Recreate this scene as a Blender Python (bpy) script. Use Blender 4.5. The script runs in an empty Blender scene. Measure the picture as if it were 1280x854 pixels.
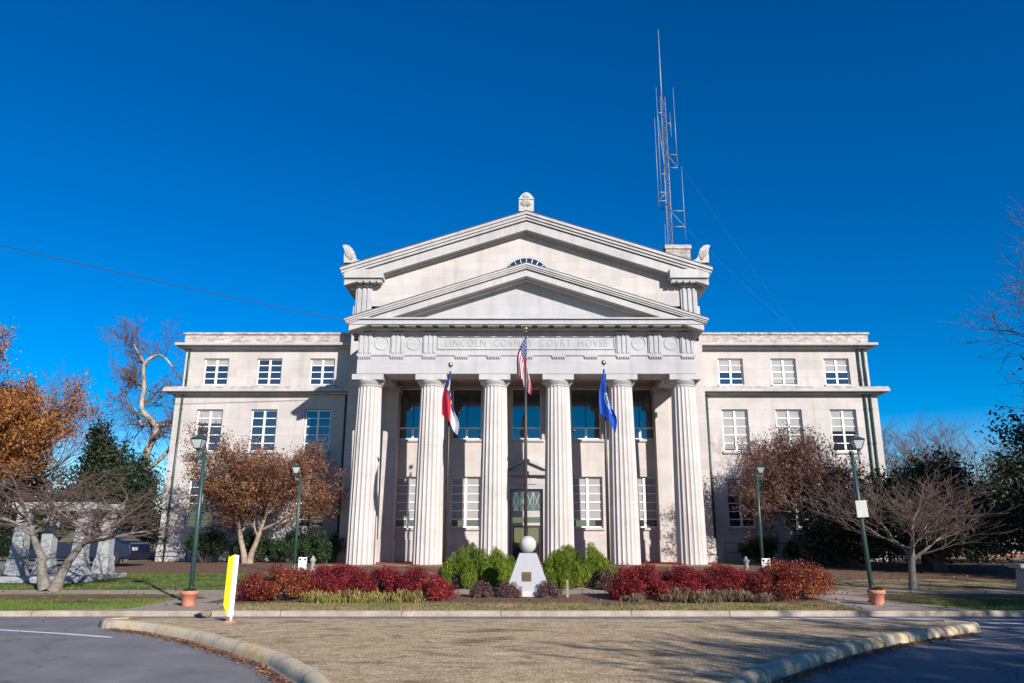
import bpy, math, random
import numpy as np
from mathutils import Vector, Matrix
R = math.radians
C = bpy.context.scene.collection
SA, SB = 0.65, 0.53            # sun: sideways and drop per metre of depth

# ------------------------------------------------------------------ materials
def mat(name):
    m = bpy.data.materials.new(name); m.use_nodes = True
    nt = m.node_tree; return m, nt, nt.nodes['Principled BSDF']
def nd(nt, t, **k):
    n = nt.nodes.new(t)
    for a, v in k.items(): setattr(n, a, v)
    return n
def ramp(nt, stops):
    r = nd(nt, 'ShaderNodeValToRGB'); e = r.color_ramp.elements
    while len(e) < len(stops): e.new(.5)
    for x, (p, c) in zip(e, stops): x.position = p; x.color = (*c, 1)
    return r
def plain(name, col, rough=.6, metal=0, var=.12, scale=6, bump=0.0, spec=None):
    m, nt, b = mat(name)
    tc = nd(nt, 'ShaderNodeTexCoord'); no = nd(nt, 'ShaderNodeTexNoise')
    no.inputs['Scale'].default_value = scale; no.inputs['Detail'].default_value = 6
    nt.links.new(tc.outputs['Object'], no.inputs['Vector'])
    r = ramp(nt, [(.3, [c*(1-var) for c in col]), (.7, [min(1, c*(1+var)) for c in col])])
    nt.links.new(no.outputs['Fac'], r.inputs[0]); nt.links.new(r.outputs[0], b.inputs['Base Color'])
    b.inputs['Roughness'].default_value = rough; b.inputs['Metallic'].default_value = metal
    if spec is not None: b.inputs['Specular IOR Level'].default_value = spec
    if bump:
        bp = nd(nt, 'ShaderNodeBump'); bp.inputs['Strength'].default_value = bump; bp.inputs['Distance'].default_value = .01
        n2 = nd(nt, 'ShaderNodeTexNoise'); n2.inputs['Scale'].default_value = scale*8; n2.inputs['Detail'].default_value = 4
        nt.links.new(tc.outputs['Object'], n2.inputs['Vector'])
        nt.links.new(n2.outputs['Fac'], bp.inputs['Height']); nt.links.new(bp.outputs[0], b.inputs['Normal'])
    return m
def stone(name, c1, c2, bw=1.25, bh=.48, mortar=.76, dirt=0.0, joints=True, dscale=1.2, streak=.0):
    m, nt, b = mat(name); L = nt.links
    tc = nd(nt, 'ShaderNodeTexCoord'); sp = nd(nt, 'ShaderNodeSeparateXYZ'); L.new(tc.outputs['Object'], sp.inputs[0])
    ad = nd(nt, 'ShaderNodeMath', operation='ADD'); L.new(sp.outputs[0], ad.inputs[0]); L.new(sp.outputs[1], ad.inputs[1])
    cb = nd(nt, 'ShaderNodeCombineXYZ'); L.new(ad.outputs[0], cb.inputs[0]); L.new(sp.outputs[2], cb.inputs[1])
    br = nd(nt, 'ShaderNodeTexBrick'); L.new(cb.outputs[0], br.inputs['Vector'])
    br.inputs['Scale'].default_value = 1; br.inputs['Brick Width'].default_value = bw; br.inputs['Row Height'].default_value = bh
    br.inputs['Mortar Size'].default_value = .006 if joints else 0; br.inputs['Mortar Smooth'].default_value = .2
    br.inputs['Color1'].default_value = (*c1, 1); br.inputs['Color2'].default_value = (*c2, 1)
    br.inputs['Mortar'].default_value = (*[c*mortar for c in c1], 1)
    no = nd(nt, 'ShaderNodeTexNoise'); no.inputs['Scale'].default_value = .7; no.inputs['Detail'].default_value = 8; no.inputs['Roughness'].default_value = .65
    L.new(tc.outputs['Object'], no.inputs['Vector'])
    r = ramp(nt, [(.3, (.86, .85, .84)), (.65, (1.03, 1.02, 1.0))]); L.new(no.outputs['Fac'], r.inputs[0])
    mx = nd(nt, 'ShaderNodeMixRGB', blend_type='MULTIPLY'); mx.inputs[0].default_value = 1
    L.new(br.outputs['Color'], mx.inputs[1]); L.new(r.outputs[0], mx.inputs[2]); out = mx.outputs[0]
    # vertical run-off streaks: noise stretched in height
    mp = nd(nt, 'ShaderNodeMapping'); mp.inputs['Scale'].default_value = (2.6, 2.6, .16); L.new(tc.outputs['Object'], mp.inputs[0])
    n4 = nd(nt, 'ShaderNodeTexNoise'); n4.inputs['Scale'].default_value = 1; n4.inputs['Detail'].default_value = 7; L.new(mp.outputs[0], n4.inputs['Vector'])
    r4 = ramp(nt, [(.50, (1, 1, 1)), (.78, (1-.35*streak-.08,)*3)]); L.new(n4.outputs['Fac'], r4.inputs[0])
    m4 = nd(nt, 'ShaderNodeMixRGB', blend_type='MULTIPLY'); m4.inputs[0].default_value = 1
    L.new(out, m4.inputs[1]); L.new(r4.outputs[0], m4.inputs[2]); out = m4.outputs[0]
    if dirt:
        mp2 = nd(nt, 'ShaderNodeMapping'); mp2.inputs['Scale'].default_value = (1, 1, 2.2); L.new(tc.outputs['Object'], mp2.inputs[0])
        n2 = nd(nt, 'ShaderNodeTexNoise'); n2.inputs['Scale'].default_value = dscale; n2.inputs['Detail'].default_value = 9; n2.inputs['Roughness'].default_value = .75
        L.new(mp2.outputs[0], n2.inputs['Vector'])
        r2 = ramp(nt, [(.42, (1, 1, 1)), (.68, (1-dirt, 1-dirt*1.02, 1-dirt*1.08))]); L.new(n2.outputs['Fac'], r2.inputs[0])
        m2 = nd(nt, 'ShaderNodeMixRGB', blend_type='MULTIPLY'); m2.inputs[0].default_value = 1
        L.new(out, m2.inputs[1]); L.new(r2.outputs[0], m2.inputs[2]); out = m2.outputs[0]
    L.new(out, b.inputs['Base Color']); b.inputs['Roughness'].default_value = .85; b.inputs['Specular IOR Level'].default_value = .2
    bp = nd(nt, 'ShaderNodeBump'); bp.inputs['Strength'].default_value = .25; bp.inputs['Distance'].default_value = .01
    n3 = nd(nt, 'ShaderNodeTexNoise'); n3.inputs['Scale'].default_value = 30; n3.inputs['Detail'].default_value = 5
    L.new(tc.outputs['Object'], n3.inputs['Vector']); L.new(n3.outputs['Fac'], bp.inputs['Height']); L.new(bp.outputs[0], b.inputs['Normal'])
    return m
def leafmat(name, cols, trans=.25, rough=.6):
    m, nt, b = mat(name); L = nt.links
    g = nd(nt, 'ShaderNodeNewGeometry')
    r = ramp(nt, [(i/(len(cols)-1), c) for i, c in enumerate(cols)])
    tc = nd(nt, 'ShaderNodeTexCoord'); no = nd(nt, 'ShaderNodeTexNoise'); no.inputs['Scale'].default_value = 1.1; no.inputs['Detail'].default_value = 3
    L.new(tc.outputs['Object'], no.inputs['Vector'])
    a = nd(nt, 'ShaderNodeMath', operation='MULTIPLY_ADD'); L.new(no.outputs['Fac'], a.inputs[0]); a.inputs[1].default_value = 1.6; a.inputs[2].default_value = -.8
    s = nd(nt, 'ShaderNodeMath', operation='ADD'); L.new(g.outputs['Random Per Island'], s.inputs[0]); L.new(a.outputs[0], s.inputs[1])
    L.new(s.outputs[0], r.inputs[0]); L.new(r.outputs[0], b.inputs['Base Color'])
    b.inputs['Roughness'].default_value = rough; b.inputs['Specular IOR Level'].default_value = .3
    t = nd(nt, 'ShaderNodeBsdfTranslucent'); L.new(r.outputs[0], t.inputs[0])
    mx = nd(nt, 'ShaderNodeMixShader'); mx.inputs[0].default_value = trans
    L.new(b.outputs[0], mx.inputs[1]); L.new(t.outputs[0], mx.inputs[2])
    L.new(mx.outputs[0], nt.nodes['Material Output'].inputs[0])
    return m
def groundmat(name, stops, scale=1.0, fine=40, bump=.4, rough=.95, fineamt=.35, stretch=(1, 1, 1), voro=0):
    m, nt, b = mat(name); L = nt.links
    tc = nd(nt, 'ShaderNodeTexCoord'); mp = nd(nt, 'ShaderNodeMapping'); mp.inputs['Scale'].default_value = stretch
    L.new(tc.outputs['Object'], mp.inputs[0])
    no = nd(nt, 'ShaderNodeTexNoise'); no.inputs['Scale'].default_value = scale; no.inputs['Detail'].default_value = 10; no.inputs['Roughness'].default_value = .68
    L.new(mp.outputs[0], no.inputs['Vector'])
    r = ramp(nt, stops); L.new(no.outputs['Fac'], r.inputs[0])
    n2 = nd(nt, 'ShaderNodeTexNoise'); n2.inputs['Scale'].default_value = fine; n2.inputs['Detail'].default_value = 3
    L.new(tc.outputs['Object'], n2.inputs['Vector'])
    r2 = ramp(nt, [(.3, (1-fineamt,)*3), (.7, (1+fineamt,)*3)]); L.new(n2.outputs['Fac'], r2.inputs[0])
    mx = nd(nt, 'ShaderNodeMixRGB', blend_type='MULTIPLY'); mx.inputs[0].default_value = 1
    L.new(r.outputs[0], mx.inputs[1]); L.new(r2.outputs[0], mx.inputs[2]); out = mx.outputs[0]
    if voro:   # hairline cracks
        v = nd(nt, 'ShaderNodeTexVoronoi', feature='DISTANCE_TO_EDGE'); v.inputs['Scale'].default_value = voro
        nw = nd(nt, 'ShaderNodeTexNoise'); nw.inputs['Scale'].default_value = 1.5; nw.inputs['Detail'].default_value = 6; L.new(tc.outputs['Object'], nw.inputs['Vector'])
        va = nd(nt, 'ShaderNodeVectorMath', operation='ADD'); L.new(tc.outputs['Object'], va.inputs[0]); L.new(nw.outputs['Color'], va.inputs[1]); L.new(va.outputs[0], v.inputs['Vector'])
        r3 = ramp(nt, [(.0, (.6, .6, .6)), (.007, (1, 1, 1))]); L.new(v.outputs['Distance'], r3.inputs[0])
        m3 = nd(nt, 'ShaderNodeMixRGB', blend_type='MULTIPLY'); m3.inputs[0].default_value = 1
        L.new(out, m3.inputs[1]); L.new(r3.outputs[0], m3.inputs[2]); out = m3.outputs[0]
    L.new(out, b.inputs['Base Color'])
    b.inputs['Roughness'].default_value = rough; b.inputs['Specular IOR Level'].default_value = .2
    bp = nd(nt, 'ShaderNodeBump'); bp.inputs['Strength'].default_value = bump; bp.inputs['Distance'].default_value = .02
    L.new(n2.outputs['Fac'], bp.inputs['Height']); L.new(bp.outputs[0], b.inputs['Normal'])
    return m
def glassmat(name, tint=(.02, .025, .03), rough=.03, spec=.9):
    m, nt, b = mat(name)
    tc = nd(nt, 'ShaderNodeTexCoord'); no = nd(nt, 'ShaderNodeTexNoise'); no.inputs['Scale'].default_value = 1.3
    nt.links.new(tc.outputs['Object'], no.inputs['Vector'])
    bp = nd(nt, 'ShaderNodeBump'); bp.inputs['Strength'].default_value = .05; bp.inputs['Distance'].default_value = .05
    nt.links.new(no.outputs['Fac'], bp.inputs['Height']); nt.links.new(bp.outputs[0], b.inputs['Normal'])
    b.inputs['Base Color'].default_value = (*tint, 1); b.inputs['Roughness'].default_value = rough
    b.inputs['Specular IOR Level'].default_value = spec; b.inputs['IOR'].default_value = 1.8
    return m

M = {}
M['wall'] = stone('limestone_wall', (.47, .425, .40), (.52, .475, .45), streak=.22)
M['portico'] = stone('limestone_portico', (.41, .40, .41), (.45, .44, .45), bw=1.54, bh=.5, streak=.2)
M['column'] = stone('limestone_column', (.53, .485, .46), (.55, .505, .48), bw=60, bh=2.78, mortar=.72, streak=.5, dirt=.10, dscale=.8)
M['cornice'] = stone('limestone_cornice', (.45, .43, .425), (.49, .47, .465), bw=1.6, bh=5, joints=True, streak=.35, dirt=.12)
M['weather'] = stone('weathered_parapet_stone', (.52, .47, .44), (.56, .51, .47), bw=1.4, bh=5, dirt=.72, dscale=2.2, streak=.9)
M['carved'] = stone('carved_stone', (.52, .49, .47), (.54, .51, .49), joints=False, dirt=.35, dscale=5)
M['letter'] = plain('shade_toned_letter_stone', (.29, .285, .29), .9, var=.05)  # raised letters; the darker tone paints in the shade of incised lettering
M['base'] = stone('granite_base', (.42, .40, .40), (.46, .44, .43), bw=1.6, bh=.7)
M['brick'] = stone('red_brick', (.30, .10, .06), (.38, .14, .09), bw=.22, bh=.075, mortar=1.3)
M['roof'] = plain('dark_roof_edge', (.035, .025, .025), .7)
M['white'] = plain('white_window_paint', (.80, .80, .80), .45, var=.04)
M['blind'] = plain('pale_window_blind', (.33, .32, .305), .8, var=.08, scale=2)
M['dark'] = plain('dark_interior', (.012, .012, .014), .9)
M['glass'] = glassmat('window_glass')
M['glass2'] = glassmat('tall_window_glass', (.012, .03, .045), spec=1.0)
M['pipe'] = plain('green_copper_pipe', (.035, .075, .06), .45, var=.3, scale=3)
M['lampgreen'] = plain('green_lamp_paint', (.022, .058, .05), .4, var=.15)
M['frost'] = plain('frosted_lamp_glass', (.42, .42, .43), .35, var=.06)
M['bronze'] = plain('bronze', (.13, .075, .045), .4, metal=.6, var=.25, scale=20)
M['darkmetal'] = plain('dark_bronze_pole', (.045, .035, .03), .45, metal=.3)
M['gold'] = plain('gold_ball', (.65, .42, .15), .25, metal=1, var=.1)
M['galv'] = plain('galvanised_steel', (.30, .30, .30), .5, metal=.3, var=.25, scale=3)
M['wire'] = plain('black_cable', (.02, .02, .025), .6)
M['guy'] = plain('guy_cable', (.10, .12, .15), .6)
M['terra'] = plain('terracotta', (.50, .19, .12), .8, var=.2, scale=9, bump=.2)
M['granite'] = plain('grey_granite', (.32, .325, .33), .6, var=.06, scale=25, bump=.1)
M['concrete'] = plain('pale_concrete', (.45, .43, .40), .85, var=.12, scale=5, bump=.2)
M['postgrey'] = plain('weathered_post', (.27, .26, .24), .85, var=.2, scale=8)
M['memorial'] = stone('memorial_granite', (.34, .345, .35), (.36, .365, .37), joints=False, dirt=.2, dscale=4)
M['yellow'] = plain('yellow_sign_film', (.90, .72, .01), .4, var=.04)
M['signwhite'] = plain('white_sign_face', (.85, .85, .85), .45, var=.03)
M['vanpaint'] = plain('silver_van_paint', (.40, .41, .42), .35, var=.05)
M['signback'] = plain('sign_back_aluminium', (.45, .45, .43), .5, var=.12)
M['black'] = plain('black_rubber', (.015, .015, .017), .6)
M['carpaint'] = plain('navy_car_paint', (.006, .012, .035), .2, var=.05, spec=.8)
M['red'] = plain('red_paint', (.45, .02, .03), .5)
M['bark'] = plain('grey_brown_bark', (.15, .115, .095), .9, var=.35, scale=9, bump=.6)
M['barkpale'] = plain('pale_tan_bark', (.28, .205, .155), .8, var=.3, scale=5, bump=.3)
M['barkgrey'] = plain('lichen_bark', (.165, .145, .12), .9, var=.45, scale=12, bump=.5)
M['barkdark'] = plain('dark_bark', (.10, .075, .06), .9, var=.3, scale=9, bump=.5)
M['twig'] = plain('dark_twigs', (.125, .085, .068), .9, var=.3, scale=7)
M['twigred'] = plain('reddish_twigs', (.115, .073, .058), .9, var=.3, scale=7)
M['sycbark'] = plain('sycamore_bark', (.30, .25, .20), .8, var=.45, scale=2.2, bump=.2)
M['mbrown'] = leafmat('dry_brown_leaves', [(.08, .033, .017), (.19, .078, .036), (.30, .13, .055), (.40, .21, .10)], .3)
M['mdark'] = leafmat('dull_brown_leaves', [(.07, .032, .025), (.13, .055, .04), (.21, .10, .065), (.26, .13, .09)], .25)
M['orange'] = leafmat('orange_autumn_leaves', [(.17, .055, .016), (.33, .12, .035), (.46, .19, .06), (.40, .22, .05)], .35)
M['evergreen'] = leafmat('dark_evergreen_leaves', [(.007, .014, .007), (.012, .024, .010), (.02, .038, .014), (.035, .06, .022)], .08, .5)
M['holly'] = leafmat('clipped_green_leaves', [(.014, .03, .012), (.025, .055, .018), (.04, .08, .028), (.06, .10, .035)], .12, .45)
M['juniper'] = leafmat('bright_juniper', [(.04, .085, .006), (.09, .15, .010), (.16, .22, .016), (.24, .29, .025)], .2)
M['nandina'] = leafmat('red_nandina', [(.04, .012, .010), (.12, .012, .016), (.25, .015, .03), (.36, .025, .045), (.38, .08, .045)], .25)
M['nandina2'] = leafmat('orange_red_nandina', [(.05, .02, .012), (.14, .014, .018), (.25, .02, .03), (.33, .05, .035), (.42, .22, .05)], .25)
M['sedum'] = leafmat('dry_purple_sedum', [(.06, .03, .03), (.11, .055, .05), (.16, .085, .07), (.20, .12, .09)], .15)
M['hosta'] = leafmat('yellowed_daylily', [(.22, .15, .07), (.34, .25, .08), (.38, .33, .08), (.22, .24, .06)], .3)
M['drygrass'] = leafmat('brown_liriope', [(.12, .085, .05), (.20, .14, .08), (.26, .18, .10), (.14, .12, .06)], .2)
M['grassblade'] = leafmat('grass_blades', [(.36, .25, .15), (.32, .23, .13), (.26, .20, .08), (.12, .16, .03), (.10, .15, .025)], .2, .8)
M['greenblade'] = leafmat('green_grass_blades', [(.22, .19, .07), (.10, .17, .025), (.08, .16, .02), (.12, .21, .03)], .2, .8)
M['straw'] = leafmat('dry_straw', [(.14, .09, .055), (.32, .22, .13), (.50, .38, .25), (.62, .52, .39)], .1)
M['litter'] = leafmat('fallen_leaves', [(.09, .04, .02), (.17, .07, .035), (.26, .12, .06), (.34, .18, .08)], .1)
M['lawn'] = groundmat('patchy_lawn', [(.30, (.06, .08, .02)), (.43, (.11, .11, .04)), (.52, (.27, .195, .115)), (.70, (.22, .16, .095))], .8, 60)
M['green'] = groundmat('green_lawn', [(.25, (.04, .07, .014)), (.5, (.06, .09, .02)), (.62, (.13, .12, .04)), (.75, (.20, .14, .075))], 1.1, 60)
M['mulch'] = groundmat('pine_mulch', [(.3, (.08, .042, .027)), (.5, (.16, .09, .058)), (.7, (.25, .15, .10))], 6, 50, .8)
M['asphalt'] = groundmat('asphalt', [(.28, (.135, .130, .130)), (.45, (.19, .184, .183)), (.58, (.215, .208, .206)), (.72, (.28, .27, .268))], 1.1, 90, .5, .85, .38, voro=.28)
M['path'] = groundmat('concrete_path', [(.3, (.26, .205, .16)), (.5, (.33, .262, .205)), (.7, (.38, .31, .25))], 1.4, 45, .2, .9, .15)
M['island'] = groundmat('aggregate_paving', [(.30, (.13, .095, .06)), (.41, (.31, .22, .13)), (.50, (.52, .39, .24)), (.56, (.36, .255, .14)), (.70, (.66, .53, .36))], 1.2, 45, .9, .95, .6, stretch=(.75, 1.25, 1))
M['kerb'] = groundmat('worn_kerb', [(.3, (.28, .22, .155)), (.43, (.48, .39, .28)), (.55, (.56, .46, .31)), (.66, (.52, .34, .10))], 2.2, 40, .3, .9, .15)
M['kerb2'] = groundmat('concrete_kerb', [(.3, (.24, .185, .14)), (.5, (.34, .27, .21)), (.7, (.42, .35, .29))], 2.2, 40, .3, .9, .15)
M['joint'] = plain('dark_mortar_joint', (.06, .05, .04), .9)
M['paint'] = groundmat('road_paint', [(.3, (.5, .5, .5)), (.5, (.72, .72, .72)), (.7, (.78, .78, .78))], 5, 40, .1, .7, .12)

# ------------------------------------------------------------------ object helpers
WL = {}                        # world location of each object (for parts built in world coordinates)
def thing(name, label, cat, loc=(0, 0, 0), group=None):
    o = bpy.data.objects.new(name, None); C.objects.link(o); o.location = loc; o.empty_display_size = .2
    WL[o] = Vector(loc); o['label'] = label; o['category'] = cat
    if group: o['group'] = group
    return o
def tag(o, label, cat, group=None):
    o['label'] = label; o['category'] = cat
    if group: o['group'] = group
    return o
def dup(root, loc, label, group=None, rot=None):
    r = root.copy(); C.objects.link(r); r.location = loc; r['label'] = label
    if rot is not None: r.rotation_euler.z = rot
    if group: r['group'] = group
    for ch in list(root.children):
        c = ch.copy(); C.objects.link(c); c.parent = r
        for g in list(ch.children):
            d = g.copy(); C.objects.link(d); d.parent = c
    return r
class MB:
    def __init__(s): s.v = []; s.f = []; s.sm = []
    def add(s, vs, fs, smooth=False):
        n = len(s.v); s.v += [tuple(p) for p in vs]; s.f += [tuple(i+n for i in f) for f in fs]; s.sm += [smooth]*len(fs); return s
    def box(s, x0, x1, y0, y1, z0, z1):
        vs = [(x, y, z) for x in (x0, x1) for y in (y0, y1) for z in (z0, z1)]
        return s.add(vs, [(0, 1, 3, 2), (4, 6, 7, 5), (0, 4, 5, 1), (2, 3, 7, 6), (0, 2, 6, 4), (1, 5, 7, 3)])
    def prism(s, poly, a, b, axis='y'):   # polygon in the other two axes extruded from a to b
        n = len(poly)
        def P(p, t): return {'y': (p[0], t, p[1]), 'x': (t, p[0], p[1]), 'z': (p[0], p[1], t)}[axis]
        vs = [P(p, a) for p in poly]+[P(p, b) for p in poly]
        fs = [tuple(range(n)), tuple(range(2*n-1, n-1, -1))]+[(i, i+n, (i+1) % n+n, (i+1) % n) for i in range(n)]
        return s.add(vs, fs)
    def lathe(s, prof, c=(0, 0, 0), n=24, smooth=True, rot=0, cap=True):
        vs = []
        for r, z in prof:
            for i in range(n):
                a = rot+2*math.pi*i/n; vs.append((c[0]+r*math.cos(a), c[1]+r*math.sin(a), c[2]+z))
        fs = [(k*n+i, k*n+(i+1) % n, (k+1)*n+(i+1) % n, (k+1)*n+i) for k in range(len(prof)-1) for i in range(n)]
        s.add(vs, fs, smooth)
        if cap: s.add(vs[:n], [tuple(range(n-1, -1, -1))]); s.add(vs[-n:], [tuple(range(n))])
        return s
    def tube(s, pts, rad, n=8, smooth=True):
        pts = [Vector(p) for p in pts]; rad = rad if isinstance(rad, (list, tuple)) else [rad]*len(pts)
        vs = []; u = None
        for i, p in enumerate(pts):
            d = (pts[min(i+1, len(pts)-1)]-pts[max(i-1, 0)]).normalized()
            if u is None: u = d.cross(Vector((0, 1, .3))).normalized() if abs(d.y) < .9 else d.cross(Vector((1, 0, 0))).normalized()
            u = (u-d*u.dot(d)).normalized(); w = d.cross(u)
            for k in range(n):
                a = 2*math.pi*k/n; vs.append(p+(u*math.cos(a)+w*math.sin(a))*rad[i])
        fs = [(i*n+k, i*n+(k+1) % n, (i+1)*n+(k+1) % n, (i+1)*n+k) for i in range(len(pts)-1) for k in range(n)]
        fs += [tuple(range(n-1, -1, -1)), tuple((len(pts)-1)*n+k for k in range(n))]
        return s.add(vs, fs, smooth)
    def chevron(s, hw, ze, za, t0, t1, y0, y1):   # gable strip; measured down from the top line
        sl = (za-ze)/hw
        poly = [(-hw, ze-t0), (0, za-t0), (hw, ze-t0), (hw, ze-t1), (0, za-t1), (-hw, ze-t1)]
        vs = [(x, y0, z) for x, z in poly]+[(x, y1, z) for x, z in poly]
        fs = [(0, 1, 4, 5), (1, 2, 3, 4), (7, 6, 11, 10), (8, 7, 10, 9), (0, 6, 7, 1), (1, 7, 8, 2), (2, 8, 9, 3), (3, 9, 10, 4), (4, 10, 11, 5), (5, 11, 6, 0)]
        return s.add(vs, fs)
    def build(s, name, m, parent=None, bevel=0, tagged=None, kind=None):
        me = bpy.data.meshes.new(name); off = WL[parent] if parent is not None else Vector((0, 0, 0))
        me.from_pydata([(v[0]-off.x, v[1]-off.y, v[2]-off.z) for v in s.v], [], s.f)
        me.polygons.foreach_set('use_smooth', s.sm); me.materials.append(m); me.update()
        import bmesh
        bm = bmesh.new(); bm.from_mesh(me); bmesh.ops.recalc_face_normals(bm, faces=bm.faces); bm.to_mesh(me); bm.free()
        o = bpy.data.objects.new(name, me); C.objects.link(o)
        if parent is not None: o.parent = parent
        WL[o] = off
        if bevel:
            b = o.modifiers.new('bevel', 'BEVEL'); b.width = bevel; b.segments = 2; b.limit_method = 'ANGLE'; b.angle_limit = R(40)
        if kind: o['kind'] = kind
        return o
def local(o, base):            # move origin of a top-level mesh to its base
    o.data.transform(Matrix.Translation(-Vector(base))); o.location = base; WL[o] = Vector(base); return o
def npmesh(name, V, F, m, parent=None, kind=None):
    off = WL[parent] if parent is not None else Vector((0, 0, 0))
    V = np.asarray(V, dtype=np.float32)-np.array(off, dtype=np.float32); F = np.asarray(F, dtype=np.int32); k = F.shape[1]
    me = bpy.data.meshes.new(name); me.vertices.add(len(V)); me.vertices.foreach_set('co', V.ravel())
    me.loops.add(F.size); me.loops.foreach_set('vertex_index', F.ravel())
    me.polygons.add(len(F)); me.polygons.foreach_set('loop_start', np.arange(0, F.size, k, dtype=np.int32))
    me.update(calc_edges=True); me.validate(); me.materials.append(m)
    o = bpy.data.objects.new(name, me); C.objects.link(o); WL[o] = off
    if parent is not None: o.parent = parent
    if kind: o['kind'] = kind
    return o
def smooth(t): t = max(0, min(1, t)); return t*t*(3-2*t)
def gh(x, y): return .10+.28*smooth((y-17.5)/17) if y > 16.7 else 0.0

# ------------------------------------------------------------------ leaves and trees
def leaf_quads(P, size, rs, aspect=.55, up=0.0, droop=None):
    n = len(P); d = rs.normal(size=(n, 3))
    if droop is not None: d[:, 2] = d[:, 2]*.5+droop
    d /= np.linalg.norm(d, axis=1)[:, None]+1e-9
    e = rs.normal(size=(n, 3)); e[:, 2] *= (1-up); e = np.cross(d, e); e /= np.linalg.norm(e, axis=1)[:, None]+1e-9
    s = (size*rs.uniform(.6, 1.35, n))[:, None]
    nrm = np.cross(d, e)*s*.16
    a = P-d*s*.5; b = P+e*s*aspect*.5+nrm; c = P+d*s*.5; f = P-e*s*aspect*.5+nrm
    V = np.stack([a, b, c, f], 1).reshape(-1, 3); F = np.arange(4*n).reshape(-1, 4)
    return V, F
def skeleton(seed, levels, nch, ratio, ang, up=.1, wob=.18, stems=1, spread=.0, bare=(.35, 1.0), nseg=5, twist=1.0, flat=0, seeds=None):
    rg = random.Random(seed); out = []
    def rv(): return Vector((rg.gauss(0, 1), rg.gauss(0, 1), rg.gauss(0, 1)))
    def grow(p, d, L, r, lvl):
        pts = [p.copy()]; rr = [r]; dd = d.copy(); step = L/nseg
        for i in range(nseg):
            dd = (dd+rv()*wob*twist*(1 if lvl else .45)+Vector((0, 0, up))*(1 if lvl else .3)).normalized()
            if flat and lvl >= 1: dd.z *= (1-flat); dd.normalize()
            p = p+dd*step; pts.append(p.copy()); rr.append(r*(1-.55*(i+1)/nseg))
        out.append((pts, rr, lvl))
        if lvl >= levels: return
        n = nch[min(lvl, len(nch)-1)]; b0 = bare[0] if lvl == 0 else .2; az = rg.uniform(0, 6.28)
        for k in range(n):
            t = b0+(1-b0)*((k+rg.uniform(.2, .9))/n) if lvl else b0+(1-b0)*((k+rg.uniform(.1, .8))/n)
            fi = min(nseg-1e-3, t*nseg); i = int(fi); q = pts[i].lerp(pts[i+1], fi-i)
            base = (pts[i+1]-pts[i]).normalized()
            az += 2.4+rg.uniform(-.5, .5)
            u = base.orthogonal().normalized(); w = base.cross(u)
            a = R(ang)*rg.uniform(.7, 1.25)
            nd_ = base*math.cos(a)+(u*math.cos(az)+w*math.sin(az))*math.sin(a)
            lr = rr[i]*rg.uniform(.5, .72)
            grow(q, nd_, L*ratio*rg.uniform(.7, 1.15)*(1.15-.35*t), lr, lvl+1)
        grow(pts[-1], dd, L*ratio*.9, rr[-1]*.95, lvl+1)
    for sd_ in seeds or []: grow(*sd_)
    for s in range(stems if seeds is None else 0):
        a = 6.28*s/stems+rg.uniform(-.4, .4)
        d = Vector((math.cos(a)*spread, math.sin(a)*spread, 1)).normalized()
        grow(Vector((math.cos(a)*.03*(stems > 1), math.sin(a)*.03*(stems > 1), 0)), d, 1.0*(1 if stems == 1 else rg.uniform(.85, 1.1)), 1.0, 0)
    return out
def fit(sk, W, H, depth=None, lean=(0, 0)):
    A = np.array([p for pts, _, _ in sk for p in pts])
    lo, hi = np.percentile(A, .3, 0), np.percentile(A, 99.7, 0)
    sx = W/(hi[0]-lo[0]); sy = (depth or W)/(hi[1]-lo[1]); sz = H/hi[2]
    cx, cy = (lo[0]+hi[0])/2, (lo[1]+hi[1])/2
    res = []
    for pts, rr, l in sk:
        q = []
        for p in pts:
            k = min(1, max(0, p.z/hi[2]))
            q.append(Vector(((p.x-cx*k)*sx+lean[0]*k*H, (p.y-cy*k)*sy+lean[1]*k*H, p.z*sz)))
        res.append((q, rr, l))
    return res
def tube_np(branches, base, r0, rmin=.004):
    V = []; F = []; nv = 0; groups = {}
    for pts, rr, lvl in branches:
        n = 8 if lvl == 0 else (5 if lvl < 3 else 3); groups.setdefault((len(pts), n, lvl == 0), []).append((pts, rr))
    for (k, n, first), G in groups.items():
        P = np.array([[tuple(p) for p in g[0]] for g in G]); RR = np.array([g[1] for g in G])
        D = np.empty_like(P); D[:, 1:-1] = P[:, 2:]-P[:, :-2]; D[:, 0] = P[:, 1]-P[:, 0]; D[:, -1] = P[:, -1]-P[:, -2]
        D /= np.linalg.norm(D, axis=2)[..., None]+1e-9
        ref = np.where((np.abs(D[:, :1, 2:3]) > .7), np.array([.95, .3, .1]), np.array([.0, 0, 1.]))
        U = np.cross(D, ref); U /= np.linalg.norm(U, axis=2)[..., None]+1e-9; W_ = np.cross(D, U)
        a = np.arange(n)*2*math.pi/n; rad = np.maximum(RR*r0, rmin)
        if first: rad[:, 0] *= 1.3
        ring = P[:, :, None, :]+rad[:, :, None, None]*(U[:, :, None, :]*np.cos(a)[None, None, :, None]+W_[:, :, None, :]*np.sin(a)[None, None, :, None])
        V.append(ring.reshape(-1, 3)); B = len(G)
        b, i, j = np.meshgrid(np.arange(B)*k*n, np.arange(k-1), np.arange(n), indexing='ij'); j2 = (j+1) % n
        F.append(np.stack([b+i*n+j, b+i*n+j2, b+(i+1)*n+j2, b+(i+1)*n+j], -1).reshape(-1, 4)+nv); nv += B*k*n
    return np.concatenate(V)+np.array(base), np.concatenate(F)
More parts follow.
